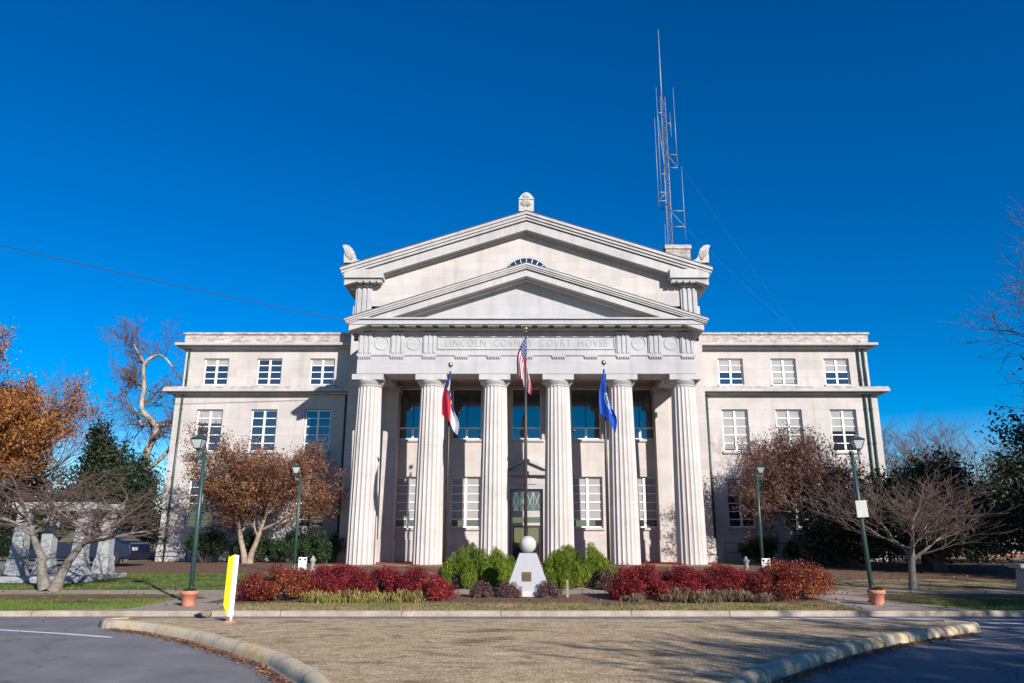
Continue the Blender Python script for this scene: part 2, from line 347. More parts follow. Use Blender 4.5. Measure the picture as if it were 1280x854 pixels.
def twig_points(br, lv, n, rs, jit):
    A = np.array([[tuple(q) for q in p] for p, _, l in br if l >= lv]); segs = np.stack([A[:, :-1], A[:, 1:]], 2).reshape(-1, 2, 3)
    idx = rs.randint(0, len(segs), n); t = rs.rand(n)[:, None]
    return segs[idx, 0]*(1-t)+segs[idx, 1]*t+rs.normal(size=(n, 3))*jit
def tree(name, label, cat, base, W, H, r0, seed, bark, leaf=None, nleaf=0, lsize=.1, jit=.1, group=None, sk=None, lv=3, rmin=.004, depth=None, lean=(0, 0), keep=None, aspect=.55, twig='twig'):
    base = (base[0], base[1], base[2] if len(base) > 2 else gh(base[0], base[1]))
    t = thing(name, label, cat, base, group); rs = np.random.RandomState(seed)
    br = fit(sk, W, H, depth, lean)
    trunk = [b for b in br if b[2] <= 1]; fine = [b for b in br if b[2] > 1]
    V, F = tube_np(trunk, base, r0, rmin*1.5); o = npmesh('trunk', V, F, bark, t); o.data.polygons.foreach_set('use_smooth', [True]*len(o.data.polygons))
    V, F = tube_np(fine, base, r0, rmin); o = npmesh('branches', V, F, M[twig], t); o.data.polygons.foreach_set('use_smooth', [True]*len(o.data.polygons))
    if leaf:
        P = twig_points(br, lv, nleaf, rs, jit)
        if keep is not None: P = P[keep(P)]
        V, F = leaf_quads(P+np.array(base), lsize, rs, aspect); npmesh('crown', V, F, leaf, t)
    return t
def lumpy(P, seed, amp):       # radius factor by direction
    rg = np.random.RandomState(seed); f = np.ones(len(P))
    for k in range(14):
        d = rg.normal(size=3); d /= np.linalg.norm(d); f += amp*np.maximum(0, (P@d)-.72)*3.2*rg.uniform(.4, 1)
    return f
def shrub(name, label, c, rx, ry, h, leaf, n, lsize, seed, group=None, amp=.35, cat='shrub', lumps=26, droop=None, aspect=.5, z0=None, lr=.30, boxy=0.0, vs=1.0):
    z0 = gh(c[0], c[1]) if z0 is None else z0
    rs = np.random.RandomState(seed); t = thing(name, label, cat, (c[0], c[1], z0), group)
    # clumps of leaves sit on and inside a low mound, so the outline and the shading break up
    a = rs.uniform(0, 6.283, lumps); q = np.sqrt(rs.uniform(.0, 1, lumps)); k_ = (1-lr*.8)
    top = np.sqrt(np.maximum(0, 1-(q*.95)**2))*(1-boxy)+boxy
    zc = top*h*(1-lr*.75)*rs.uniform(.45, 1.0+amp*.25, lumps)
    Cn = np.column_stack([np.cos(a)*q*rx*k_, np.sin(a)*q*ry*k_, np.maximum(zc, lr*h*.55)])
    i = rs.randint(0, lumps, n); d = rs.normal(size=(n, 3)); d /= np.linalg.norm(d, axis=1)[:, None]
    rad = (lr*rs.uniform(.8, 1.25, lumps))[i]*(1-.6*rs.rand(n)**1.6)
    P = Cn[i]+d*rad[:, None]*np.array([max(rx*.8, h*.6), max(ry*.8, h*.6), h*.95*vs])
    P[:, 2] = np.where(P[:, 2] < .02, rs.uniform(.01, h*.35, n), P[:, 2])
    V, F = leaf_quads(P+np.array([c[0], c[1], z0]), lsize, rs, aspect, droop=droop); npmesh('foliage', V, F, leaf, t)
    br = [([Vector((p[0]*.15, p[1]*.15, 0)), Vector((p[0]*.6, p[1]*.6, p[2]*.45)), Vector(p)], [1, .7, .4], 1) for p in Cn.tolist()]
    V, F = tube_np(br, (c[0], c[1], z0), .018, .004); npmesh('stems', V, F, M['barkdark'], t)
    return t

# ------------------------------------------------------------------ SETTING: ground, road, island, kerbs, paths
ys = list(np.linspace(-60, 16, 8))+[16.69, 16.71]+list(np.linspace(17, 36, 40))+[45, 60, 90, 160, 400]
xs = list(np.linspace(-300, -40, 8))+list(np.linspace(-36, 36, 49))+list(np.linspace(40, 300, 8))
V = [(x, y, gh(x, y)-(.03 if y < 16.7 else 0)) for y in ys for x in xs]; nx = len(xs)
F = [(j*nx+i, j*nx+i+1, (j+1)*nx+i+1, (j+1)*nx+i) for j in range(len(ys)-1) for i in range(nx-1)]
g = npmesh('ground', V, F, M['lawn']); g['kind'] = 'structure'
MB().add([(-300, -60, 0), (300, -60, 0), (300, 16.69, 0), (-300, 16.69, 0)], [(0, 1, 2, 3)]).build('road', M['asphalt'], kind='structure')
def sheet(name, pts, m, dz=.004, sub=.5):     # a polygon draped on the terrain (triangulated on a fine grid)
    import bmesh
    me = bpy.data.meshes.new(name); bm = bmesh.new(); bm.faces.new([bm.verts.new((x, y, 0)) for x, y in pts])
    y0, y1 = min(p[1] for p in pts), max(p[1] for p in pts); y = math.floor(y0)+sub
    while y < y1:
        bmesh.ops.bisect_plane(bm, geom=bm.verts[:]+bm.edges[:]+bm.faces[:], plane_co=(0, y, 0), plane_no=(0, 1, 0)); y += sub
    for v in bm.verts: v.co.z = gh(v.co.x, v.co.y)+dz
    bmesh.ops.triangulate(bm, faces=bm.faces); bm.to_mesh(me); bm.free(); me.materials.append(m)
    o = bpy.data.objects.new(name, me); C.objects.link(o); o['kind'] = 'structure'; return o
def blob(cx, cy, rx, ry, seed, n=28):
    rg = random.Random(seed); return [(cx+rx*math.cos(6.283*i/n)*rg.uniform(.9, 1.1), cy+ry*math.sin(6.283*i/n)*rg.uniform(.9, 1.1)) for i in range(n)]
KX = [(-60, 11.5), (-30, 14.6), (-20, 15.9), (-11.3, 16.7), (-5, 16.85), (0, 16.9), (5, 16.85), (10.5, 16.72), (20, 15.8), (30, 14.4), (60, 11)]
# straightened kerb line at the edge of the lawn: the terrain steps up at y = 16.7
def kerb(name, pts, w, h, m, seg=2.4, gap=.002, z=0, cap=True):
    P = [Vector((x, y, 0)) for x, y in pts]; mb = MB(); rg = random.Random(5)
    ds = [0]
    for i in range(len(P)-1): ds.append(ds[-1]+(P[i+1]-P[i]).length)
    def at(s):
        s = max(0, min(ds[-1], s))
        for i in range(len(ds)-1):
            if s <= ds[i+1]+1e-9: return P[i].lerp(P[i+1], (s-ds[i])/(ds[i+1]-ds[i]))
    prof = [(-w/2, 0), (-w*.47, h*.40), (-w*.38, h*.74), (-w*.24, h*.93), (-w*.08, h), (w*.08, h), (w*.24, h*.93), (w*.38, h*.74), (w*.47, h*.40), (w/2, 0)]
    n = len(prof); k = int(ds[-1]/.25)+2; vs = []
    for i in range(k):
        t = ds[-1]*i/(k-1); p = at(t); d = (at(t+.2)-at(t-.2)).normalized(); nn = Vector((-d.y, d.x, 0)); jig = rg.uniform(-.004, .004) if w > .2 else 0; dz = rg.uniform(-.003, .003)
        for a, b in prof: q = p+nn*(a+jig); vs.append((q.x, q.y, z+b+(dz if b else -.02)))
    mb.add(vs, [(i*n+j, i*n+j+1, (i+1)*n+j+1, (i+1)*n+j) for i in range(k-1) for j in range(n-1)], True); mb.add(vs[:n], [tuple(range(n))]); mb.add(vs[-n:], [tuple(range(n))])
    jt = MB(); s = seg*.6
    while s < ds[-1]-.4:
        vs = []; hw = .007
        for t in (s-hw, s+hw):
            p = at(t); d = (at(t+.2)-at(t-.2)).normalized(); nn = Vector((-d.y, d.x, 0))
            for a, b in prof: q = p+nn*a*1.03; vs.append((q.x, q.y, z+b+.004))
        jt.add(vs, [(j, j+1, n+j+1, n+j) for j in range(n-1)]); s += seg*rg.uniform(.85, 1.15)
    jt.build(name+'_joints', M['joint'], kind='structure')
    return mb.build(name, m, kind='structure')
kerb('kerb', [(-70, 16.62), (-9.6, 16.62)], .16, .112, M['kerb2'])
kerb('kerb', [(-6.6, 16.62), (7.0, 16.62)], .16, .112, M['kerb2'])
kerb('kerb', [(9.6, 16.62), (70, 16.62)], .16, .112, M['kerb2'])
# island
LE = [(-.75, -4), (-.8, 2), (-1.15, 5.5), (-1.75, 7.6), (-2.44, 9.16), (-3.25, 10.5), (-4.14, 11.55), (-5.2, 12.75), (-6.42, 13.85), (-7.3, 14.4), (-7.75, 14.62), (-7.88, 14.8), (-7.5, 14.92)]
RE = [(.75, -4), (.8, 2), (1.2, 5.5), (1.8, 7.6), (2.47, 9.05), (3.54, 10.3), (4.5, 11.35), (5.5, 12.3), (6.6, 13.15), (7.5, 13.72), (7.95, 14.02), (8.0, 14.22), (7.6, 14.38)]
far = [(7.6, 14.38), (5, 14.62), (2.5, 14.72), (0, 14.78), (-2.5, 14.84), (-5, 14.9), (-7.5, 14.92)]
kerb('island_kerb', LE, .26, .14, M['kerb'], 1.5); kerb('island_kerb', RE, .26, .14, M['kerb'], 1.5)
isl = LE[::-1]+RE[:]+far[1:-1]
mb = MB(); cc = [(p[0], p[1], .125) for p in isl]
low = [(p[0], p[1], -.01) for p in isl]; n = len(isl)
mb.add(cc+low, [(i, i+n, (i+1) % n+n, (i+1) % n) for i in range(n)]+[tuple(range(n))])
mb.build('traffic_island', M['island'], kind='structure')
# paths, mulch beds, green lawn patches
sheet('path', [(-40, 20.9), (40, 20.9), (40, 22.3), (-40, 22.3)], M['path'], .006)
sheet('path', [(-9.9, 16.72), (-6.7, 16.72), (-6.75, 18.2), (-6.0, 20.95), (-8.6, 20.95), (-8.7, 19.3), (-9.2, 18)], M['path'], .010)
sheet('path', [(7.1, 16.72), (9.9, 16.72), (9.0, 18.4), (8.6, 19.4), (8.6, 20.95), (6.6, 20.95), (7.3, 18.6)], M['path'], .010)
sheet('path', [(-1.9, 22.25), (1.9, 22.25), (1.9, 33.6), (-1.9, 33.6)], M['path'], .010)
for x in (-8.25, 8.4):
    MB().box(x-1.4, x+1.4, 16.56, 16.74, -.02, .108).build('dropped_kerb', M['kerb2'], bevel=.02, kind='structure')
sheet('lawn_strip', [(-36, 16.72), (-10, 16.72), (-9.4, 18), (-9.0, 19.4), (-9.1, 20.88), (-36, 20.88)], M['green'], .006)
sheet('lawn_strip', [(10.1, 16.72), (36, 16.72), (36, 20.88), (9, 20.88), (9, 19.4), (9.4, 18.3)], M['green'], .006)
sheet('lawn_strip', [(-36, 22.32), (-8, 22.32), (-8, 29), (-36, 29)], M['green'], .006)
sheet('mulch_bed', blob(-12.2, 19.9, 4.2, .8, 3), M['mulch'], .012)
sheet('mulch_bed', blob(10.9, 19.8, 2.0, .75, 4), M['mulch'], .012)
sheet('mulch_bed', [(-7.6, 18.5), (-5, 18.25), (-2, 18.2), (2, 18.2), (5, 18.25), (7.3, 18.4), (7.3, 20.7), (-7.5, 20.7)], M['mulch'], .010)
sheet('mulch_bed', [(-34, 29.2), (-2.2, 29.2), (-2.2, 33.5), (-9.7, 33.5), (-9.7, 40.9), (-34, 40.9)], M['mulch'], .006)
sheet('mulch_bed', [(34, 26.2), (2.2, 26.2), (2.2, 33.5), (9.7, 33.5), (9.7, 40.9), (34, 40.9)], M['mulch'], .006)
# road markings
def strip(name, pts, w, m=None, z=.004):
    mb = MB(); P = [Vector((x, y, 0)) for x, y in pts]; vs = []
    for i, p in enumerate(P):
        d = (P[min(i+1, len(P)-1)]-P[max(i-1, 0)]).normalized(); nn = Vector((-d.y, d.x, 0))*w/2
        vs += [(p+nn)[:2]+(z,), (p-nn)[:2]+(z,)]
    mb.add(vs, [(2*i, 2*i+1, 2*i+3, 2*i+2) for i in range(len(P)-1)]); return mb.build(name, m or M['paint'], kind='structure')
strip('road_marking', [(-16, 14.9), (-12, 14.68), (-9.6, 14.25), (-8.0, 13.65), (-6.86, 13.15)], .10)
strip('road_marking', [(5.2, 16.1), (8, 16.0), (12, 15.7), (18, 15.1)], .14)
strip('road_marking', [(8.0, 15.35), (12, 14.9), (18, 14.3)], .16)
strip('road_marking', [(8.2, 14.6), (12, 14.3), (18, 13.7)], .14)
strip('road_marking', [(5.8, 13.15-.6), (8.5, 13.2), (13, 13.3)], .07)
def scatter(name, pts, w, n, size, m, seed, z=.01, side=0, kind='stuff', zr=.03):
    rs = np.random.RandomState(seed); P = np.array(pts, float); seg = np.linalg.norm(P[1:]-P[:-1], axis=1); cum = np.concatenate([[0], np.cumsum(seg)])
    s = rs.rand(n)*cum[-1]; i = np.clip(np.searchsorted(cum, s)-1, 0, len(seg)-1); t = ((s-cum[i])/seg[i])[:, None]
    q = P[i]*(1-t)+P[i+1]*t; d = (P[i+1]-P[i])/seg[i][:, None]; nn = np.stack([-d[:, 1], d[:, 0]], 1)
    q = q+nn*(side+np.abs(rs.normal(size=n))*w*np.sign(side))[:, None]
    Q = np.column_stack([q, z+rs.rand(n)*zr]); V, F = leaf_quads(Q, size, rs, .7, up=.0)
    # lay leaves down
    c = V.reshape(-1, 4, 3).mean(1, keepdims=True); W_ = V.reshape(-1, 4, 3)-c; W_[:, :, 2] *= .3; V = np.maximum((c+W_).reshape(-1, 3), [-1e9, -1e9, z-.006])
    o = npmesh(name, V, F, m, kind=kind); return o
tag(scatter('fallen_leaves', LE[3:10], .09, 3600, .042, M['litter'], 1, side=.22), 'brown leaf litter in the gutter of the left island kerb', 'leaf litter')
tag(scatter('fallen_leaves', RE[3:10], .11, 3600, .042, M['litter'], 2, side=-.22), 'brown leaf litter in the gutter of the right island kerb', 'leaf litter')
rs = np.random.RandomState(9)
Q = np.column_stack([rs.uniform(-18, 18, 1500), rs.uniform(16.9, 29, 1500), np.zeros(1500)]); Q[:, 2] = [gh(a, b)+.02 for a, b in Q[:, :2]]
Q2 = np.column_stack([rs.uniform(-12, 12, 90), rs.uniform(8, 16.4, 90), np.full(90, .012)]); ins = np.abs(Q2[:, 0]) < 7; Q2 = Q2[(~ins) | (Q2[:, 1] > 15.1)]
V, F = leaf_quads(np.vstack([Q, Q2]), .07, rs, .7); o = npmesh('fallen_leaves', V, F, M['litter'], kind='stuff'); tag(o, 'single brown leaves scattered over lawn and road', 'leaf litter')
# straw and leaf crumbs on the island paving, thicker in drifts
rs = np.random.RandomState(31); n_ = 26000; X = rs.uniform(-7.4, 7.5, n_); Y = rs.uniform(7, 14.75, n_)
lim = np.interp(Y, [p[1] for p in LE[3:11]], [-p[0] for p in LE[3:11]])-.2; limr = np.interp(Y, [p[1] for p in RE[3:11]], [p[0] for p in RE[3:11]])-.2
dr = np.sin(X*1.1+np.sin(Y*1.9)*2)+np.sin(Y*2.3+X*.5)+rs.normal(size=n_)*.7; k_ = (X > -lim) & (X < limr) & (dr > -.2)
Q = np.column_stack([X, Y, np.full(n_, .131)])[k_]; V, F = leaf_quads(Q, .034, rs, .35); W_ = V.reshape(-1, 4, 3); c_ = W_.mean(1, keepdims=True); W_ = W_-c_; W_[:, :, 2] *= .15
o = npmesh('fallen_leaves', (c_+W_).reshape(-1, 3), F, M['straw'], kind='stuff'); tag(o, 'straw and leaf crumbs drifted over the tan island paving', 'leaf litter')
# grass blades
def blades(label, x0, x1, y0, y1, n, h, m, seed, avoid=None):
    rs = np.random.RandomState(seed); X = rs.uniform(x0, x1, n); Y = rs.uniform(y0, y1, n)
    dens = np.sin(X*1.3+np.sin(Y*2.1+seed)*1.7)+np.sin(Y*2.7-X*.6+seed)+rs.normal(size=n)*.9
    k = dens > -.6
    if avoid is not None: k &= ~avoid(X, Y)
    X, Y = X[k], Y[k]; n = len(X); Z = np.array([gh(a, b) for a, b in zip(X, Y)]); a = rs.uniform(0, 6.28, n); hh = h*rs.uniform(.5, 1.4, n); w = .008
    B = np.column_stack([X, Y, Z]); s = np.column_stack([np.cos(a), np.sin(a), np.zeros(n)])*w
    tip = B+np.column_stack([rs.normal(size=n)*h*.5, rs.normal(size=n)*h*.5, hh])
    V = np.stack([B-s, B+s, tip], 1).reshape(-1, 3); o = npmesh('grass', V, np.arange(3*n).reshape(-1, 3), m, kind='stuff'); tag(o, label, 'grass')
blades('green lawn grass on the left of the path', -17, -8.6, 16.75, 20.85, 60000, .045, M['greenblade'], 11, lambda X, Y: ((X+12.2)/4)**2+((Y-19.9)/.75)**2 < 1)
blades('green lawn grass behind the left path', -20, -8, 22.35, 28.5, 30000, .05, M['greenblade'], 12)
blades('shaded lawn grass on the right of the path', 9.3, 17, 16.75, 20.85, 55000, .045, M['greenblade'], 13, lambda X, Y: ((X-10.9)/2)**2+((Y-19.8)/.75)**2 < 1)
blades('patchy tan grass between the kerb and the red shrubs', -6.6, 7.1, 16.75, 18.35, 45000, .04, M['grassblade'], 14)

# ------------------------------------------------------------------ COURTHOUSE
CH = thing('courthouse', 'white stone neoclassical courthouse with six fluted columns, stacked pediments and two side wings', 'courthouse', (0, 36, .3))
def wall(name, x0, x1, z0, z1, y, th, holes, m, reveal=.22, parent=None):
    mb = MB(); X = sorted({x0, x1}|{h[0] for h in holes}|{h[1] for h in holes}); Z = sorted({z0, z1}|{h[2] for h in holes}|{h[3] for h in holes})
    def inh(a, b): return any(h[0] < a < h[1] and h[2] < b < h[3] for h in holes)
    for i in range(len(X)-1):
        for j in range(len(Z)-1):
            if not inh((X[i]+X[i+1])/2, (Z[j]+Z[j+1])/2):
                mb.add([(X[i], y, Z[j]), (X[i+1], y, Z[j]), (X[i+1], y, Z[j+1]), (X[i], y, Z[j+1])], [(0, 1, 2, 3)])
    for a, b, c, d in holes:
        mb.add([(a, y, c), (b, y, c), (b, y, d), (a, y, d), (a, y+reveal, c), (b, y+reveal, c), (b, y+reveal, d), (a, y+reveal, d)],
               [(0, 4, 5, 1), (1, 5, 6, 2), (2, 6, 7, 3), (3, 7, 4, 0)])
    for a in (x0, x1): mb.add([(a, y, z0), (a, y+th, z0), (a, y+th, z1), (a, y, z1)], [(0, 1, 2, 3)])
    mb.add([(x0, y, z1), (x1, y, z1), (x1, y+th, z1), (x0, y+th, z1)], [(0, 1, 2, 3)])
    mb.add([(x0, y+th, z0), (x1, y+th, z0), (x1, y+th, z1), (x0, y+th, z1)], [(0, 1, 2, 3)])
    return mb.build(name, m, parent or CH)
rw = random.Random(4)
def window(xc, w, z0, z1, y, rows, mull=.11, blind=None, gm=None, sill=True, bottom=None, surround=None, bar=.035):
    a, b = xc-w/2, xc+w/2; f = MB(); fr = .07
    f.box(a, a+fr, y-.05, y+.03, z0, z1); f.box(b-fr, b, y-.05, y+.03, z0, z1)
    f.box(a+fr, b-fr, y-.05, y+.03, z1-fr, z1); f.box(a+fr, b-fr, y-.05, y+.03, z0, z0+fr)
    if rows:
        f.box(xc-mull/2, xc+mull/2, y-.06, y+.03, z0+fr, z1-fr)
        for k in range(1, rows):
            z = z0+(z1-z0)*k/rows
            for p, q in ((a+fr, xc-mull/2), (xc+mull/2, b-fr)): f.box(p, q, y-.04, y+.02, z-bar/2-.008, z+bar/2+.008)
    else:
        zz = z0+.62; f.box(a+fr, b-fr, y-.04, y+.02, zz-.035, zz+.035); f.box(xc-.06, xc+.06, y-.055, y+.02, z0+fr, zz-.035)
    o = f.build('window', M['white'], CH, bevel=.006)
    MB().box(a+.01, b-.01, y, y+.012, z0+.01, z1-.01).build('pane', gm or M['glass'], o)
    if blind:   # roller or slatted blinds behind the glass read through as paler panes: thin leaf just in front of the pane plane
        bl = MB()
        for (p, q), hgt in zip(((a+fr+.01, xc-mull/2-.01), (xc+mull/2+.01, b-fr-.01)), blind):
            if hgt <= 0: continue
            zt, zb = z1-fr-.01, z1-fr-.01-(z1-z0-2*fr)*hgt
            s = zt
            while s > zb:
                bl.add([(p, y-.006, s), (q, y-.006, s), (q, y-.003, s-.052), (p, y-.003, s-.052)], [(0, 1, 2, 3)]); s -= .055
        if bl.v: bl.build('blind', M['blind'], o)
    if not rows: MB().box(xc-.022, xc+.022, y-.03, y-.004, zz+.035, z1-fr).build('mullion', M['darkmetal'], o)
    if sill: MB().box(a-.08, b+.08, y-.30, y-.051, z0-.13, z0-.002).build('sill', M['cornice'], o, bevel=.01)
    return o
WY = 41.0
WC = (11.58, 14.58, 17.6)
for sx in (-1, 1):
    holes = [(sx*c-.73, sx*c+.73, 6.15, 8.5) for c in WC]+[(sx*c-.73, sx*c+.73, 2.1, 4.68) for c in WC]
    x0, x1 = sorted((sx*9.55, sx*19.6)); inn = x0 if sx > 0 else x1
    wall('wing_wall', x0, x1, 1.1, 9.3, WY, 9, holes, M['wall'])
    MB().box(x0-.06*(sx < 0), x1+.06*(sx > 0), WY-.08, WY+9.05, .1, 1.1).build('wing_base', M['base'], CH, bevel=.02)
    MB().box(x0-.02*(sx < 0), x1+.02*(sx > 0), WY-.03, WY+.3, 8.98, 9.30).build('string_course', M['wall'], CH, bevel=.01) if False else None
    ah = [(sx*c-.71, sx*c+.71, 9.9, 11.45) for c in WC]
    ax0, ax1 = sorted((sx*9.55, sx*19.38)); wall('attic_wall', ax0, ax1, 9.62, 12.02, WY+.16, 8.6, ah, M['wall'])
    # belt cornice, upper cornice, parapet
    for nm, za, zb, pr, mt in (('belt_cornice', 9.30, 9.42, .25, 'cornice'), ('belt_cornice', 9.42, 9.60, .55, 'cornice'), ('belt_coping', 9.60, 9.70, .50, 'weather'),
                               ('eaves_cornice', 11.98, 12.10, .12, 'cornice'), ('eaves_cornice', 12.10, 12.25, .40, 'cornice')):
        bx = sorted((sx*9.56, sx*(19.6+pr*.95 if za < 11 else 19.45+pr))); MB().box(bx[0], bx[1], WY-pr, WY+9.2, za, zb).build(nm, M[mt], CH, bevel=.02)
    bx = sorted((sx*9.57, sx*19.50)); MB().box(bx[0], bx[1], WY+.02, WY+8.8, 12.25, 12.80).build('parapet', M['weather'], CH, bevel=.02)
    bx = sorted((sx*9.57, sx*19.58)); MB().box(bx[0], bx[1], WY-.06, WY+8.9, 12.80, 12.93).build('parapet_coping', M['weather'], CH, bevel=.02)
    for c in WC:
        bl = [rw.choice((.25, .5, .95, 1.0)) if sx > 0 else rw.choice((0, .2, .3, .5)) for _ in range(6)]
        window(sx*c, 1.40, 9.92, 11.44, WY+.34, 4, blind=(bl[0], bl[0]))
        window(sx*c, 1.44, 6.17, 8.48, WY+.20, 5, blind=(bl[2], bl[2]))
        window(sx*c, 1.44, 2.12, 4.66, WY+.20, 6, blind=(bl[4]*.6, bl[4]*.6))
    # drainpipes
    def pipe(x, z0, z1, y=WY-.09, r=.055):
        mb = MB().tube([(x, y, z0), (x, y, z1)], r, 10)
        z = z0+.5
        while z < z1: mb.tube([(x, y, z), (x, y, z+.06)], r*1.35, 10); z += 1.9
        mb.build('drainpipe', M['pipe'], CH)
    pipe(sx*19.15, 9.7, 11.98, WY+.07); pipe(sx*19.17, .4, 9.3)
    if sx > 0: pipe(18.85, 9.7, 11.98, WY+.07); pipe(18.87, .4, 9.3)
    pipe(sx*10.05, .4, 9.3); pipe(sx*9.95, 9.7, 11.98, WY+.07)
    MB().box(*sorted((sx*9.57, sx*19.3)), WY+.4, WY+8.6, 12.30, 12.6).build('wing_roof', M['roof'], CH)
# dark rooms behind the panes are not needed: panes are opaque, tinted and reflective
# portico back wall
PY = 39.75
uh = [(c-.82, c+.82, 6.66, 9.47) for c in (-6.1, -3.2, 0, 3.2, 6.1)]
lh = [(c-.80, c+.80, 2.08, 4.70) for c in (-6.2, -3.2, 3.2, 6.2)]
wall('portico_wall', -7.0, 7.0, .4, 9.95, PY, .6, uh+lh+[(-.86, .86, .4, 4.05)], M['wall'], reveal=.25)
for c in (-6.1, -3.2, 0, 3.2, 6.1): window(c, 1.62, 6.67, 9.46, PY+.2, 0, gm=M['glass2'])
for c, b in zip((-6.2, -3.2, 3.2, 6.2), (.85, .85, .85, .85)): window(c, 1.58, 2.09, 4.69, PY+.2, 6, blind=(b, b), mull=.13)
for c in (-6.1, -3.2, 0, 3.2, 6.1):   # stone surrounds
    mb = MB(); a, b = c-.82, c+.82
    mb.box(a-.14, a, PY-.06, PY+.1, 6.5, 9.6); mb.box(b, b+.14, PY-.06, PY+.1, 6.5, 9.6); mb.box(a, b, PY-.06, PY+.1, 9.47, 9.6)
    mb.build('window_surround', M['cornice'], CH, bevel=.015)
MB().box(-7, 7, PY-.10, PY-.002, .41, 1.55).build('wall_base', M['base'], CH) if False else None
mbb = MB(); [mbb.box(a, b, PY-.07, PY+.05, .41, 1.5) for a, b in ((-6.78, -1.1), (1.1, 6.78))]; mbb.build('wall_base', M['wall'], CH, bevel=.03)
for sx in (-1, 1):
    a, b = sorted((sx*6.8, sx*7.55)); mb = MB().box(a, b, 39.05, PY+.3, .4, 9.15); mb.box(a-.06, b+.06, 38.99, PY+.3, 9.15, 9.42); mb.box(a-.05, b+.05, 39.0, PY+.3, .4, 1.5)
    mb.build('anta', M['wall'], CH, bevel=.02)
    a, b = sorted((sx*7.5, sx*9.6)); MB().box(a, b, 39.4, 52, .3, 14.0).build('block_wall', M['wall'], CH)
    a, b = sorted((sx*7.5, sx*9.68)); MB().box(a, b, 39.33, 52.1, .2, 1.55).build('block_base', M['wall'], CH, bevel=.03)
    a, b = sorted((sx*7.6, sx*8.5))
    MB().box(a, b, 39.24, 39.398, 1.6, 9.0).build('pilaster', M['wall'], CH, bevel=.01) if False else None
    # side architrave of the porch
    a, b = sorted((sx*6.9, sx*8.22)); MB().box(a, b, 36.66, 39.39, 9.28, 11.4).build('side_entablature', M['portico'], CH, bevel=.015)
# door with small pediment
d = MB(); d.box(-.83, -.72, PY+.12, PY+.22, .42, 4.03); d.box(.72, .83, PY+.12, PY+.22, .42, 4.03); d.box(-.72, .72, PY+.12, PY+.22, 3.9, 4.03); d.box(-.72, .72, PY+.11, PY+.22, 2.62, 2.95); d.box(-.72, .72, PY+.11, PY+.22, 2.2, 2.34)
door = d.build('door', M['cornice'], CH, bevel=.01)
MB().box(-.82, .82, PY+.18, PY+.2, .42, 4.02).build('glass_panel', M['glass'], door)
for s in (-1, 1):
    x0, x1 = sorted((s*.02, s*.71)); l = MB()
    l.box(x0, x0+.07, PY+.13, PY+.178, .44, 2.19); l.box(x1-.07, x1, PY+.13, PY+.178, .44, 2.19); l.box(x0+.07, x1-.07, PY+.13, PY+.178, .44, .66); l.box(x0+.07, x1-.07, PY+.13, PY+.178, 2.1, 2.19); l.box(x0+.07, x1-.07, PY+.13, PY+.178, 1.25, 1.32)
    l.build('door_leaf', M['darkmetal'], door)
gr = MB()
for i in range(4):
    a = -.72+.36*i
    for p, q in (((a, 2.95), (a+.36, 3.9)), ((a+.36, 2.95), (a, 3.9))): gr.tube([(p[0], PY+.14, p[1]), (q[0], PY+.14, q[1])], .018, 6)
    gr.lathe([(.07, -.015), (.07, .015)], (0, 0, 0), 12) if False else None
    gr.tube([(a, PY+.14, 2.95), (a, PY+.14, 3.9)], .018, 6)
gr.build('transom_grille', M['cornice'], door)
sr = MB(); sr.box(-1.12, -.86, PY-.14, PY+.1, .41, 4.25); sr.box(.86, 1.12, PY-.14, PY+.1, .41, 4.25); sr.box(-.86, .86, PY-.14, PY+.1, 4.05, 4.25)
sr.box(-.55, .55, PY-.17, PY-.141, 4.30, 4.66)
sr.box(-1.12, 1.12, PY-.12, PY+.1, 4.25, 4.75); sr.build('door_surround', M['portico'], door, bevel=.015)
dp = MB().box(-1.32, 1.32, PY-.45, PY+.1, 4.75, 4.95); dp.chevron(1.38, 5.02, 5.62, 0, .15, PY-.5, PY+.05); dp.prism([(-1.1, 4.95), (1.1, 4.95), (0, 5.46)], PY-.3, PY+.05); dp.build('door_pediment', M['portico'], door, bevel=.01)
MB().box(-1.05, 1.05, PY-.47, PY-.451, 4.80, 4.90).build('door_frieze', M['cornice'], door) if False else None
# platform and steps
pf = MB().box(-8.9, 8.9, 34.75, 40.5, .1, .36); pf.build('platform', M['white'] if False else M['concrete'], CH, bevel=.01)
MB().box(-8.85, 8.85, 34.8, 40.5, .36, .40).build('platform_paving', M['brick'], CH)
st = MB().box(-1.8, 1.8, 34.1, 34.75, .1, .26); st.build('step', M['concrete'], CH, bevel=.01)
# columns
def fluted(c, z0, z1, r0, r1, n=20, per=6, rings=14):
    mb = MB(); N = n*per; vs = []
    for k in range(rings+1):
        t = k/rings; r = (r0+(r1-r0)*t)+.018*math.sin(math.pi*t)
        for i in range(N):
            u = (i % per)/per; d = .055*math.sin(math.pi*u)**.8*r/.65
            a = 2*math.pi*i/N; q = r-d; vs.append((c[0]+q*math.cos(a), c[1]+q*math.sin(a), z0+(z1-z0)*t))
    mb.add(vs, [(k*N+i, k*N+(i+1) % N, (k+1)*N+(i+1) % N, (k+1)*N+i) for k in range(rings) for i in range(N)])
    return mb
proto = fluted((0, 0), 0, 8.32, .70, .575)
def column(x):
    mb = MB(); mb.add([(v[0]+x, v[1]+36, v[2]+.4) for v in proto.v], proto.f); o = mb.build('column', M['column'], CH)
    cp = MB().lathe([(.575, 8.72), (.595, 8.74), (.585, 8.77), (.60, 8.79), (.66, 8.86), (.71, 8.93), (.735, 8.97), (.72, 9.0)], (x, 36, 0), 40)
    cp.box(x-.76, x+.76, 35.30, 36.70, 9.0, 9.27); cp.build('capital', M['cornice'], o, bevel=.01)
